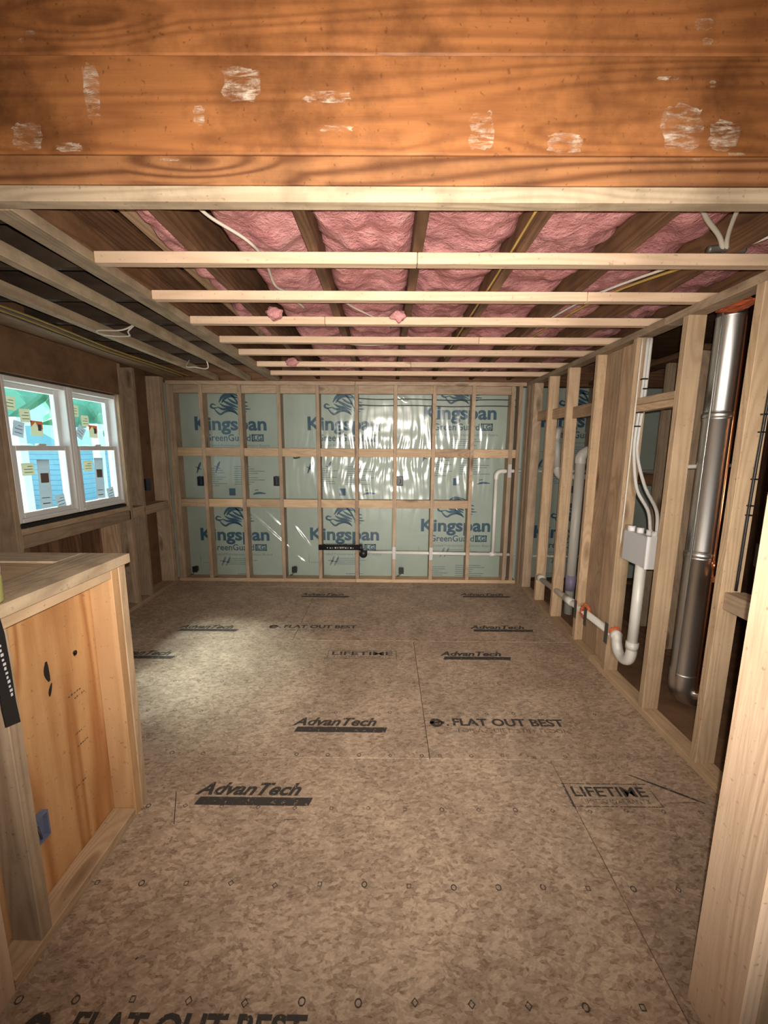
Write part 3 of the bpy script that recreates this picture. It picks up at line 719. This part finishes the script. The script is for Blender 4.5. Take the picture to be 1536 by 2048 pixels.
names = ['narrow pink insulation batt with ragged edge in the leftmost ceiling bay', 'pink insulation batt left of centre, second joist bay from the left',
         'pink insulation batt left of the middle joist, crossed by a white cable', 'pink insulation batt just right of the middle joist', 'pink insulation batt right of the joist with the yellow cable',
         'pink insulation batt in the rightmost lit ceiling bay', 'pink insulation batt in the shaded bay above the right wall']
for i in range(7):
    a, b = JX[i]+0.020, JX[i+1]-0.020
    if i == 0: batt(a+0.16, b, 1.335, 3.0, 2.27, names[0], 0.14, 1)
    elif i == 1: batt(a+0.07, b, 1.335, 4.36, 2.265, names[1], 0.05, 2)
    else: batt(a, b, 1.335, 4.36, 2.262 if i < 3 else (2.275 if i < 5 else 2.30), names[i], 0, 3+i)
def tuft(x, y, z, r, lab):
    bm = bmesh.new(); bmesh.ops.create_icosphere(bm, subdivisions=3, radius=1)
    for v in bm.verts:
        n = noise.noise(v.co*1.7+Vector((x*9, y*9, 0))); v.co = Vector((v.co.x*r*1.5, v.co.y*r*0.8, v.co.z*r*(1.0 if v.co.z > 0 else 1.2)))*(1+0.45*n)
    me = bpy.data.meshes.new('insulation_tuft'); bm.to_mesh(me); bm.free(); me.materials.append(M_PINK); me.polygons.foreach_set('use_smooth', [True]*len(me.polygons))
    tag(link('insulation_tuft', me, None, (x, y, z)), lab, 'insulation', 'loose pink tufts hanging at the furring')
tuft(0.06, 2.315, 2.195, 0.028, 'loose pink insulation tuft hanging in front of the fourth furring strip')
tuft(-0.80, 3.47, 2.185, 0.034, 'loose pinkish tuft hanging at the far left of the ceiling furring')
tuft(-0.62, 2.31, 2.205, 0.03, 'loose pink tuft resting on the left end of the fourth furring strip')

# beam over the opening
bt = thing('timber_beam', (0, 1.25, 2.2), 'deep orange-brown built-up timber beam crossing the top of the view', 'beam')
box('beam_board', -2.44, 3.0, 1.234, 1.33, 2.200, 2.272, wood('beamgrain', 'X'), bt, bev=0.003)['label'] = 'lowest board of the beam, with long knotty grain'
mid = box('beam_board', -2.44, 3.0, 1.230, 1.33, 2.273, 2.507, wood('beam', 'X'), bt, bev=0.004); mid['label'] = 'middle board of the beam, marked with white plaster smears'
box('beam_board', -2.44, 3.0, 1.231, 1.33, 2.508, 2.748, wood('beam', 'X'), bt, bev=0.004)['label'] = 'upper board of the beam'
sm = Print(); rnd = random.Random(11)
def smear(x, z, w, h, n=10):
    o = len(sm.v); m = 22
    for k in range(m):
        an = 2*math.pi*k/m; rx = 0.5*(0.78+0.35*rnd.random()); rz = 0.5*(0.80+0.3*rnd.random())
        c_, s_ = math.cos(an), math.sin(an); e = 0.55
        sm.v.append((x+w*0.5+w*rx*math.copysign(abs(c_)**e, c_), z+h*0.5+h*rz*math.copysign(abs(s_)**e, s_)))
    sm.f.append(tuple(range(o, o+m)))
for (x0, y0, x1, y1, n) in [(160, 125, 205, 240, 12), (440, 130, 520, 205, 9), (385, 210, 412, 250, 5), (600, 180, 700, 205, 4), (640, 250, 705, 265, 3), (940, 220, 985, 305, 10),
                             (1095, 265, 1165, 305, 5), (1330, 205, 1400, 302, 10), (1420, 240, 1475, 302, 7), (20, 245, 90, 300, 5), (110, 285, 165, 303, 3), (320, 316, 358, 322, 2),
                             (1390, 35, 1425, 60, 5), (1405, 75, 1425, 90, 3), (1315, 152, 1360, 160, 2), (1420, 160, 1432, 175, 2), (50, 60, 70, 70, 2), (35, 75, 65, 85, 2), (1455, 305, 1490, 311, 2), (1385, 315, 1400, 322, 2)]:
    # true plane coordinates from depth along the lens axis
    def q(x, y):
        d = fwd + r2*((x-768)/792.75) - u2*((y-1024)/792.75); t_ = 1.228/d.y; return d.x*t_, 1.4732+d.z*t_
    a0, b1 = q(x0, y0); a1, b0 = q(x1, y1); smear(a0, b0, a1-a0, b1-b0, n)
sm.build('plaster_smear', M_SMEAR, mid, 'Y', 1.2285)['kind'] = 'stuff'

# cables in the ceiling
def cable(pts, r, m, lab, grp='cables in the ceiling', n=8): return tag(tube('cable', pts, r, m, None, 7, n=n), lab, 'cable', grp)
cable([(-0.64, 1.36, 2.262), (-0.60, 1.45, 2.235), (-0.51, 1.57, 2.215), (-0.50, 1.75, 2.225), (-0.52, 1.96, 2.215), (-0.50, 2.1, 2.23), (-0.45, 2.3, 2.225)], 0.006, M_WHITEC, 'white cable looping over the first furring strips left of centre')
cable([(-0.26, 2.15, 2.25), (-0.20, 2.25, 2.225), (-0.07, 2.45, 2.222), (0.02, 2.7, 2.24)], 0.005, M_WHITEC, 'thin white cable dipping between the third and fourth furring strips')
cable([(-0.45, 2.90, 2.23), (-0.30, 2.95, 2.207), (-0.12, 3.0, 2.207), (0.1, 3.02, 2.23)], 0.005, M_WHITEC, 'thin white cable in the far ceiling near the fifth furring strip')
cable([(0.462, 1.34, 2.212), (0.465, 1.9, 2.208), (0.463, 2.6, 2.212), (0.466, 3.4, 2.21)], 0.0045, M_YELC, 'yellow cable running along a joist right of the centre')
cable([(1.02, 1.44, 2.262), (1.09, 1.50, 2.252), (1.19, 1.57, 2.235), (1.255, 1.628, 2.212)], 0.008, M_WHITEC, 'left one of three white cables meeting on the first furring strip at right')
cable([(1.09, 1.345, 2.25), (1.15, 1.46, 2.245), (1.22, 1.57, 2.232), (1.268, 1.630, 2.212)], 0.0075, M_WHITEC, 'middle one of three white cables meeting on the first furring strip at right')
cable([(1.44, 1.46, 2.25), (1.36, 1.55, 2.23), (1.280, 1.632, 2.212)], 0.007, M_WHITEC, 'right one of three white cables meeting on the first furring strip at right')
cable([(1.20, 1.67, 2.212), (1.02, 2.05, 2.22), (0.93, 2.5, 2.22), (0.9, 3.2, 2.225)], 0.006, M_WHITEC, 'long pale cable receding along the ceiling at right')
cable([(1.26, 1.67, 2.212), (1.09, 2.05, 2.225), (1.0, 2.5, 2.222), (0.96, 3.2, 2.225)], 0.006, M_YELC, 'long yellowish cable receding along the ceiling at right')
t = thing('cable_tie_knot', (1.26, 1.635, 2.2), 'grey lump of tape where the white cables meet above the first furring strip', 'tape')
tube('tape_wrap', [(1.19, 1.618, 2.213), (1.23, 1.62, 2.218), (1.28, 1.622, 2.218), (1.33, 1.624, 2.213)], 0.013, M_PLATE, t, 9)
for k, (dx, z, lab) in enumerate([(0.0, 2.180, 'uppermost'), (0.035, 2.176, 'second'), (0.07, 2.182, 'third'), (0.10, 2.178, 'innermost')]):
    cable([(-2.08+dx, 0.9, z), (-2.085+dx, 1.6, z-0.006), (-2.07+dx, 2.3, z+0.003), (-2.09+dx, 3.0, z-0.006), (-2.08+dx, 3.6, z), (-2.08+dx, 4.15, z)], 0.0055, M_YELC if k % 2 else M_DARKC,
          f'{lab} of four thin cables running beside the left wall ledger, counted from the wall' if k else 'thin cable running closest to the left wall ledger', 'cables along the left ledger')
cable([(-1.50, 2.55, 2.235), (-1.58, 2.50, 2.165), (-1.72, 2.48, 2.155), (-1.73, 2.56, 2.150), (-1.60, 2.58, 2.150), (-1.56, 2.52, 2.165), (-1.48, 2.50, 2.215)], 0.005, M_WHITEC, 'coiled white cable loop hanging in the left ceiling')
cable([(-1.46, 3.30, 2.215), (-1.455, 3.36, 2.13), (-1.50, 3.40, 2.115), (-1.60, 3.44, 2.135), (-1.70, 3.5, 2.15), (-1.72, 3.6, 2.225)], 0.005, M_WHITEC, 'white cable loop hanging near the far left corner of the ceiling')

# ================================================================= THINGS IN THE RIGHT WALL
# laundry outlet box with standpipe and trap
t = thing('laundry_outlet_box', (1.50, 2.29, 0.812), 'light grey laundry outlet box mounted between two studs of the right wall', 'outlet box')
shell = box('box_shell', 1.462, 1.530, 2.175, 2.395, 0.812, 0.995, M_BOXG, t, bev=0.005)
box('box_side_flange', 1.458, 1.54, 2.165, 2.178, 0.81, 1.0, M_VINYL, t, bev=0.002)
for (x, y, r_) in ((1.485, 2.36, 0.022), (1.50, 2.30, 0.020), (1.51, 2.235, 0.016), (1.51, 2.19, 0.016)):
    cyl('fitting', (x, y, 0.99), (x, y, 1.025), r_, M_VINYL, shell)
t = thing('standpipe_trap', (1.49, 2.3, 0.18), 'white plastic standpipe with curved trap hanging below the grey laundry box', 'pipe')
P = [(1.49, 2.245, 0.815), (1.49, 2.245, 0.55), (1.49, 2.245, 0.32)]
cyl('standpipe', (1.49, 2.245, 0.815), (1.49, 2.245, 0.30), 0.029, M_PVC, t, 20)
tube('trap_bend', [(1.49, 2.245, 0.31), (1.49, 2.247, 0.25), (1.49, 2.27, 0.205), (1.49, 2.32, 0.185), (1.49, 2.37, 0.205), (1.49, 2.395, 0.25), (1.49, 2.402, 0.285), (1.49, 2.415, 0.305)], 0.031, M_PVC, t, 18)
cyl('trap_collar', (1.49, 2.245, 0.29), (1.49, 2.245, 0.335), 0.035, M_PVC, t, 20)
cyl('outlet_collar', (1.49, 2.395, 0.295), (1.49, 2.428, 0.300), 0.034, M_PVC, t, 20)
t = thing('branch_drain_pipe', (1.472, 3.0, 0.27), 'white plastic drain pipe threaded low through the right wall studs beyond the trap', 'pipe')
cyl('pipe_run', (1.471, 2.43, 0.303), (1.475, 3.68, 0.262), 0.024, M_PVC, t)
cyl('coupling', (1.473, 2.98, 0.285), (1.473, 3.10, 0.282), 0.031, M_PVC, t)
cyl('end_hub', (1.49, 3.60, 0.265), (1.47, 3.66, 0.27), 0.036, M_PVC, t)
for (y, z, lab) in ((2.425, 0.303, 'dark steel plate guarding the pipe at the stud beside the trap'), (2.70, 0.296, 'dark steel plate over the pipe in front of the upright planks'), (2.85, 0.29, 'dark steel plate at the far edge of the upright planks')):
    tag(box('steel_plate', XR-0.003, XR-0.0005, y, y+0.04, z-0.08, z+0.06, M_PLATE, None, bev=0.0008), lab, 'guard plate', 'steel guard plates by the drain pipe')
def blob(x, y, z, r, lab, sx=1, sy_=1, sz=1):
    bm = bmesh.new(); bmesh.ops.create_icosphere(bm, subdivisions=3, radius=1)
    for v in bm.verts:
        n = noise.noise(v.co*2.6+Vector((x*9, y*9, 0))); v.co = Vector((v.co.x*r*sx, v.co.y*r*sy_, v.co.z*r*sz))*(1+0.4*n)
    me = bpy.data.meshes.new('foam_sealant'); bm.to_mesh(me); bm.free(); me.materials.append(M_FOAMO)
    tag(link('foam_sealant', me, None, (x, y, z)), lab, 'foam sealant', 'orange foam at the pipe holes')
blob(1.49, 2.425, 0.315, 0.036, 'orange foam ring at the stud hole right above the trap', 1, 0.35, 1)
blob(1.478, 2.79, 0.295, 0.036, 'orange foam around the drain pipe in front of the upright planks', 0.9, 1.1, 1.5)
blob(1.52, 2.52, 0.315, 0.026, 'small orange foam blob between the steel plates', 0.7, 0.7, 1.0)
# stacks beyond the wall
t = thing('vent_stack', (1.672, 3.45, 0.0), 'tall white plastic vent pipe with purple primer at its foot, behind the right wall studs', 'pipe')
cyl('stack', (1.672, 3.45, 0.0), (1.672, 3.45, 1.40), 0.040, M_PVC, t, 18); cyl('primer_band', (1.672, 3.45, 0.22), (1.672, 3.45, 0.36), 0.044, M_PURPLE, t, 18)
tube('stack_elbow', [(1.672, 3.45, 1.36), (1.672, 3.45, 1.41), (1.70, 3.45, 1.45), (1.75, 3.45, 1.47), (1.81, 3.45, 1.47)], 0.045, M_PVC, t, 16)
t = thing('short_vent_pipe', (1.62, 3.60, 1.25), 'short white plastic pipe with an upper elbow seen through the far studs', 'pipe')
cyl('pipe_run', (1.625, 3.80, 1.30), (1.60, 3.80, 1.60), 0.030, M_PVC, t, 16)
tube('elbow', [(1.60, 3.80, 1.58), (1.60, 3.80, 1.63), (1.62, 3.82, 1.655), (1.66, 3.86, 1.66)], 0.034, M_PVC, t, 14); tube('lower_elbow', [(1.625, 3.80, 1.31), (1.63, 3.80, 1.26), (1.665, 3.80, 1.22)], 0.033, M_PVC, t, 14); cyl('side_run', (1.655, 3.80, 1.222), (2.115, 3.885, 1.22), 0.030, M_PVC, t, 14)
t = thing('supply_pipe', (2.0, 4.30, 1.24), 'thin white pipe crossing the green boards beyond the right wall at waist height', 'pipe')
cyl('pipe_run', (1.54, 4.225, 1.250), (3.0, 4.225, 1.26), 0.014, M_PVC, t)
t = thing('supply_pipe', (2.0, 4.30, 0.32), 'thin white pipe crossing the green boards beyond the right wall near the floor', 'pipe')
cyl('pipe_run', (1.54, 4.225, 0.322), (3.0, 4.225, 0.33), 0.014, M_PVC, t)
t = thing('valve_stub', (1.60, 3.05, 1.62), 'small white valve fitting behind the studs just below the blocking', 'pipe fitting')
cyl('stub', (1.56, 3.10, 1.60), (1.62, 3.02, 1.62), 0.018, M_PVC, t); cyl('stub_ring', (1.59, 3.06, 1.61), (1.60, 3.05, 1.613), 0.028, M_BLACK, t)
# round metal duct
t = thing('metal_duct', (1.705, 2.08, 0.08), 'tall shiny round metal flue duct standing behind the right wall studs', 'duct')
dx, dy = 1.695, 2.09
def seg_(n, z0, z1, r): return lathe(n, [(r, z0), (r, z0+0.02), (r, z1-0.03), (r+0.002, z1-0.028), (r+0.002, z1-0.02), (r, z1-0.018), (r-0.002, z1)], M_STEEL, t, (dx, dy, 0), 40)
d1 = seg_('duct_section', 0.21, 0.93, 0.064); d2 = seg_('duct_section', 0.93, 1.66, 0.0625); seg_('duct_section', 1.66, 2.15, 0.061)
for z in (0.93, 1.66): lathe('joint_band', [(0.063, z-0.02), (0.067, z-0.016), (0.067, z+0.004), (0.063, z+0.008)], M_STEEL, d1 if z < 1 else d2, (dx, dy, 0), 40)
box('lock_seam', dx-0.068, dx-0.062, dy-0.03, dy-0.022, 0.22, 2.14, M_STEEL, t, bev=0.001)
tube('base_elbow', [(dx, dy, 0.24), (dx, dy, 0.19), (dx+0.004, dy+0.0, 0.145), (dx+0.03, dy, 0.11), (dx+0.08, dy, 0.10)], 0.067, M_STEEL, t, 28)
cyl('branch_stub', (dx+0.02, dy-0.06, 0.13), (dx+0.09, dy-0.10, 0.15), 0.022, M_STEEL, t)
t = thing('copper_pipe', (1.755, 1.985, 0.2), 'thin copper pipe running up the right side of the metal duct', 'pipe')
cyl('pipe_run', (1.722, 2.018, 0.12), (1.716, 2.018, 2.15), 0.007, M_COPPER, t)
tube('tee_fitting', [(1.718, 2.008, 0.80), (1.724, 1.99, 0.82), (1.730, 1.98, 0.845)], 0.015, M_COPPER, t, 10); cyl('collar', (1.720, 2.018, 0.86), (1.720, 2.018, 0.90), 0.012, M_COPPER, t)
t = thing('supply_pipe', (1.6, 2.20, 1.37), 'short white water pipe with fittings crossing behind the metal duct', 'pipe')
cyl('pipe_run', (1.56, 2.19, 1.385), (1.99, 2.19, 1.40), 0.011, M_PVC, t); cyl('fitting', (1.585, 2.19, 1.386), (1.61, 2.19, 1.387), 0.020, M_PVC, t); cyl('fitting', (1.93, 2.19, 1.398), (1.97, 2.19, 1.399), 0.020, M_PVC, t)
blob(1.62, 1.98, 2.145, 0.045, 'red-orange fire foam along the plate above the metal duct', 1.3, 1.7, 0.5)
t = thing('switch_box', (1.93, 1.9, 0.96), 'small grey box behind the second near stud right of the metal duct', 'electrical box')
box('box_body', 1.855, 1.915, 1.90, 1.95, 0.90, 1.02, M_PLATE, t, bev=0.004); box('cover_lip', 1.85, 1.92, 1.893, 1.90, 0.895, 1.025, M_BOXG, t, bev=0.002)
# stapled cables on the near face of the stud above the laundry box
grp = 'pale tubes stapled above the laundry box'
tag(tube('water_tube', [(1.500, 2.418, 2.11), (1.497, 2.418, 1.8), (1.485, 2.418, 1.60), (1.483, 2.41, 1.45), (1.49, 2.36, 1.25), (1.512, 2.27, 1.13), (1.515, 2.235, 1.02)], 0.0095, M_PEX, None, 10), 'left pale tube curving down into the laundry box', 'tube', grp)
tag(tube('water_tube', [(1.518, 2.418, 2.11), (1.515, 2.418, 1.8), (1.505, 2.418, 1.60), (1.503, 2.41, 1.45), (1.515, 2.33, 1.27), (1.525, 2.22, 1.14), (1.522, 2.19, 1.02)], 0.0095, M_PEX, None, 10), 'right pale tube curving down into the laundry box', 'tube', grp)
tag(tube('cable', [(1.470, 2.420, 2.11), (1.468, 2.420, 1.7), (1.466, 2.420, 1.2), (1.462, 2.42, 0.9)], 0.005, M_WHITEC, None, 8), 'thin white cable stapled down the stud left of the pale tubes', 'cable', 'cable on the laundry stud')
for k, (x, z, wd) in enumerate([(1.500, 1.885, 0.03), (1.508, 1.83, 0.03), (1.512, 1.775, 0.022), (1.512, 1.755, 0.022), (1.512, 1.735, 0.022), (1.511, 1.715, 0.022), (1.495, 1.695, 0.03), (1.485, 1.615, 0.032)]):
    lab = ['topmost', 'second', 'third', 'fourth', 'fifth', 'sixth', 'seventh', 'lowest'][k]
    tag(box('cable_staple', x-wd/2, x+wd/2, 2.402, 2.4295, z-0.004, z+0.004, M_BLACK, None, bev=0.001), f'black cable staple on the laundry stud, {lab} counting from the ceiling', 'staple', 'black staples on the laundry stud')
t = thing('cable', (1.508, 1.63, 0.88), 'black cable stapled down the near face of the closest right wall stud', 'cable')
tube('cable_run', [(1.520, 1.638, 2.10), (1.516, 1.637, 1.7), (1.508, 1.638, 1.3), (1.505, 1.638, 0.88)], 0.0055, M_BLACK, t, 8)
for z in (1.62, 1.55, 1.36, 1.25, 1.21): box('staple', 1.500, 1.524, 1.6305, 1.6448, z-0.003, z+0.003, M_BLACK, t, bev=0.0008)

# ================================================================= HALF WALL (left) and posts
hw = thing('half_wall', (-1.05, 1.0, 0), 'low plywood-backed half wall with worn board top at left', 'half wall')
XH = -1.0
box('bottom_plate', XH-0.089, XH, 0.860, 1.383, 0, 0.038, wood('pine', 'Y'), hw)
stud(XH-0.089, XH, 0.945, 0.983, 0.038, 0.997, hw, 'grey')
stud(XH-0.089, XH, 1.385, 1.423, 0, 1.034, hw, 'amber'); stud(XH-0.089, XH, 1.425, 1.463, 0, 1.034, hw, 'pine')
box('top_plate', XH-0.089, XH, 0.860, 1.383, 0.998, 1.034, wood('pine', 'Y'), hw)
ply = box('plywood_panel', XH-0.103, XH-0.090, 0.860, 1.46, 0.0, 1.034, wood('ply', 'Z'), hw)
box('edge_board', XH-0.16, XH+0.018, 0.860, 1.47, 1.036, 1.072, wood('worn', 'Y'), hw)
box('edge_board', -2.29, XH-0.161, 1.35, 1.47, 1.036, 1.072, wood('worn', 'X'), hw)
box('top_board', -2.29, XH-0.161, 0.860, 1.349, 1.036, 1.066, wood('pine', 'X'), hw)
box('end_panel', -2.29, XH-0.104, 1.449, 1.462, 0.0, 1.034, wood('ply', 'Z'), hw)
p = Print(); rr = random.Random(5)
for (y, z, wd) in [(1.27, 0.62, 0.06), (1.29, 0.60, 0.05), (1.27, 0.47, 0.055), (1.28, 0.42, 0.05), (1.25, 0.28, 0.05)]:
    for q in range(5): p.rect(y-wd/2+q*wd/5, y-wd/2+(q+0.7)*wd/5, z-0.003, z+0.002+0.002*(q % 2))
p.build('printed_grade_mark', M_INKL, ply, 'X', XH-0.0895)
p = Print()
p.stroke([(1.175, 0.79), (1.172, 0.755), (1.178, 0.72)], 0.020); p.stroke([(1.185, 0.71), (1.176, 0.688), (1.172, 0.67)], 0.012); p.stroke([(1.283, 0.765), (1.292, 0.757), (1.285, 0.75)], 0.018)
p.build('wood_hole', M_BLACK, ply, 'X', XH-0.0892)
t = thing('outlet_box', (XH-0.08, 1.06, 0.23), 'faded blue electrical box on the half wall plywood near the floor', 'electrical box')
for (a, b, c, d) in [(1.030, 1.035, 0.245, 0.335), (1.085, 1.090, 0.245, 0.335), (1.035, 1.085, 0.330, 0.335), (1.035, 1.085, 0.245, 0.250)]:
    box('side_wall', XH-0.0895, XH-0.068, a, b, c, d, M_BLUEG, t, bev=0.001)
box('back_panel', XH-0.0895, XH-0.083, 1.035, 1.085, 0.25, 0.33, M_BLUEG, t, bev=0.001)
box('screw_lug', XH-0.076, XH-0.066, 1.052, 1.066, 0.325, 0.338, M_BLUEG, t, bev=0.001)
tube('wire_end', [(XH-0.08, 1.06, 0.30), (XH-0.07, 1.055, 0.28), (XH-0.07, 1.058, 0.26)], 0.003, M_DARKC, t, 6)
# black strap hanging over the top edge
def strap():
    t = thing('hanging_strap', (XH+0.02, 0.955, 0.74), 'black strap with pale lettering hanging over the half wall edge at far left', 'strap')
    path = [(XH-0.06, 1.0755), (XH+0.012, 1.0755), (XH+0.024, 1.065), (XH+0.024, 1.0), (XH+0.018, 0.9), (XH+0.010, 0.80), (XH+0.006, 0.745)]
    vs, fs = [], []
    for k, (x, z) in enumerate(path):
        yc = 0.905+0.0075*k; hw_ = 0.016+0.0006*k
        dn = 0.0025
        for (yy, off) in ((yc-hw_, 0), (yc+hw_, 0), (yc+hw_, dn), (yc-hw_, dn)):
            nx_ = 1 if k > 1 else 0; nz_ = 0 if k > 1 else 1
            vs.append((x+off*nx_*1.6-(XH+0.02), yy-0.955, z+off*nz_*1.6-0.74+(-0.012 if (k == len(path)-1 and yy > yc) else 0)))
    for k in range(len(path)-1):
        a = 4*k
        for i in range(4): j = (i+1) % 4; fs.append((a+i, a+j, a+4+j, a+4+i))
    fs.append((0, 3, 2, 1)); n = 4*(len(path)-1); fs.append((n, n+1, n+2, n+3))
    mesh_obj('strap_web', vs, fs, M_BLACK, t, (XH+0.02, 0.955, 0.74))
    for k in range(15):
        z = 1.015-0.0135*k; x = XH+0.0282-(1.0-z)*(0.06 if z > 0.9 else 0.068)
        box('pale_lettering', x-0.002, x+0.0012, 0.919+0.0021*k, 0.9235+0.002*(k % 2)+0.0021*k, z-0.003, z+0.003+0.001*(k % 3), M_BOXG, t, bev=0)
strap()
t = thing('bottle', (-1.035, 0.985, 1.072), 'pale plastic bottle with yellow-green liquid standing on the half wall at the left frame edge', 'bottle')
lathe('bottle_body', [(0.026, 0), (0.030, 0.006), (0.030, 0.07), (0.028, 0.075)], M_LIQ, t, (-1.020, 0.965, 1.0725), 24)
lathe('bottle_shoulder', [(0.030, 0.075), (0.030, 0.105), (0.020, 0.125), (0.013, 0.132)], M_VINYL, t, (-1.020, 0.965, 1.0725), 24)
lathe('cap', [(0.015, 0.132), (0.016, 0.134), (0.016, 0.152), (0.013, 0.154)], M_WHITEP, t, (-1.020, 0.965, 1.0725), 20)

t = thing('door_post', (0.85, 0.80, 0), 'pale fresh lumber post with arched grain at the right edge of the view', 'post')
box('post_board', 0.832, 0.870, 0.728, 0.868, 0.0, 2.745, wood('fresh', 'Z'), t, bev=0.003)
box('post_back_board', 0.871, 0.909, 0.728, 0.868, 0.0, 2.745, wood('pine', 'Z'), t, bev=0.003)
t = thing('door_post', (-1.02, 0.80, 0), 'orange-lit lumber post at the lower left corner of the view, before the half wall', 'post')
box('post_board', -1.038, -1.0, 0.718, 0.858, 0.0, 2.745, wood('fresh', 'Z'), t, bev=0.003)
box('post_back_board', -1.077, -1.039, 0.718, 0.858, 0.0, 2.745, wood('pine', 'Z'), t, bev=0.003)

# room behind the photographer
wf = setting('wall_front'); box('wall_board', -2.5, 3.23, -3.08, -3.02, 0, 2.78, wood('worn', 'Z'), wf, bev=0)

# ================================================================= OUTSIDE THE WINDOW
tag(box('ground', -60, -2.6, -30, 60, -0.75, -0.7, M_GRAV, None, bev=0), kind='structure')
def tree(x, y, h, r, lab, seed):
    t = thing('tree', (x, y, -0.7), lab, 'tree', 'trees outside the window')
    cyl('trunk', (x, y, -0.7), (x, y, h*0.6), 0.16, M_BARK, t, 10)
    bm = bmesh.new(); bmesh.ops.create_icosphere(bm, subdivisions=5, radius=1)
    for v in bm.verts:
        n = noise.noise(v.co*2.2+Vector((seed, 0, 0)))*0.35+noise.noise(v.co*7+Vector((seed, 3, 0)))*0.22; v.co = v.co*(1+n); v.co = Vector((v.co.x*r, v.co.y*r, v.co.z*h*0.5))
    me = bpy.data.meshes.new('crown'); bm.to_mesh(me); bm.free(); me.materials.append(M_LEAF); link('crown', me, t, (x, y, h*0.40))
for k, (x, y, h, r, lab) in enumerate([(-16, 13, 6.5, 3.2, 'leafy green tree outside, seen through the upper left pane'), (-24, 35, 9.5, 4.0, 'leafy green tree outside between the two windows, farther back'),
                                  (-11.5, 17.3, 6.0, 2.2, 'leafy green tree outside, seen through the upper right pane'), (-26, 16, 8, 3.8, 'tall leafy tree outside at the far left behind the others')]):
    tree(x, y, h, r, lab, k*7.3)
def hedge():
    nx, nz = 90, 14; vs, fs = [], []
    for j in range(nz+1):
        for i in range(nx+1):
            x = -34+27*i/nx; z = -0.7+3.2*j/nz; n = noise.noise(Vector((x*0.9, 0, z*1.3)))
            vs.append((x, 22.5-0.9*n-0.5*math.sin(math.pi*j/nz), z+0.3*n*(j/nz)))
    for j in range(nz):
        for i in range(nx): a = j*(nx+1)+i; fs.append((a, a+1, a+nx+2, a+nx+1))
    nb = len(vs)
    for i in range(nx+1): vs += [(-34+27*i/nx, 24.5, -0.7), (-34+27*i/nx, 24.5, 2.4)]
    for i in range(nx):
        fs.append((nb+2*i, nb+2*i+1, nb+2*i+3, nb+2*i+2)); fs.append((nz*(nx+1)+i, nz*(nx+1)+i+1, nb+2*i+3, nb+2*i+1))
    tag(mesh_obj('hedge', vs, fs, M_HEDGE, None, (0, 0, 0), True), 'pale green clipped hedge outside, behind the blue shed', 'hedge')
M_ROOF = plain('blue grey roof', (0.16, 0.36, 0.44), 0.8)
M_HEDGE = plain('hedge leaves', (0.22, 0.50, 0.50), 0.9, var=0.3, scale=0.6)
hedge()
t = thing('shed', (-10.2, 12.6, -0.7), 'light blue sided shed with white corner boards outside the window', 'shed')
for k in range(14): box('siding_board', -11.2, -9.2, 11.6-0.01*(k % 2), 13.6, -0.7+0.15*k, -0.7+0.15*k+0.148, M_SIDING, t, bev=0.008)
for x in (-11.22, -9.24): box('corner_board', x, x+0.1, 11.56, 11.66, -0.7, 1.42, M_WHITEP, t)
mesh_obj('roof', [(-1.2, -1.2, 0), (1.2, -1.2, 0), (1.2, 1.2, 0), (-1.2, 1.2, 0), (0, -1.2, 0.7), (0, 1.2, 0.7)], [(0, 3, 2, 1), (0, 1, 4), (2, 3, 5), (0, 4, 5, 3), (1, 2, 5, 4)], M_ROOF, t, (-10.2, 12.6, 1.41))
for k, (x, y, lab) in enumerate([(-4.0, 4.35, 'white porch post outside seen through the left window'), (-4.0, 5.55, 'white porch post outside seen through the right window')]):
    t = thing('porch_post', (x, y, -0.7), lab, 'post', 'white porch posts outside')
    box('shaft', x-0.05, x+0.05, y-0.05, y+0.05, -0.7, 1.75, M_WHITEP, t); box('post_base', x-0.08, x+0.08, y-0.08, y+0.08, -0.7, -0.55, M_WHITEP, t); box('post_cap', x-0.08, x+0.08, y-0.08, y+0.08, 1.70, 1.78, M_WHITEP, t)
bpy.context.view_layer.update()
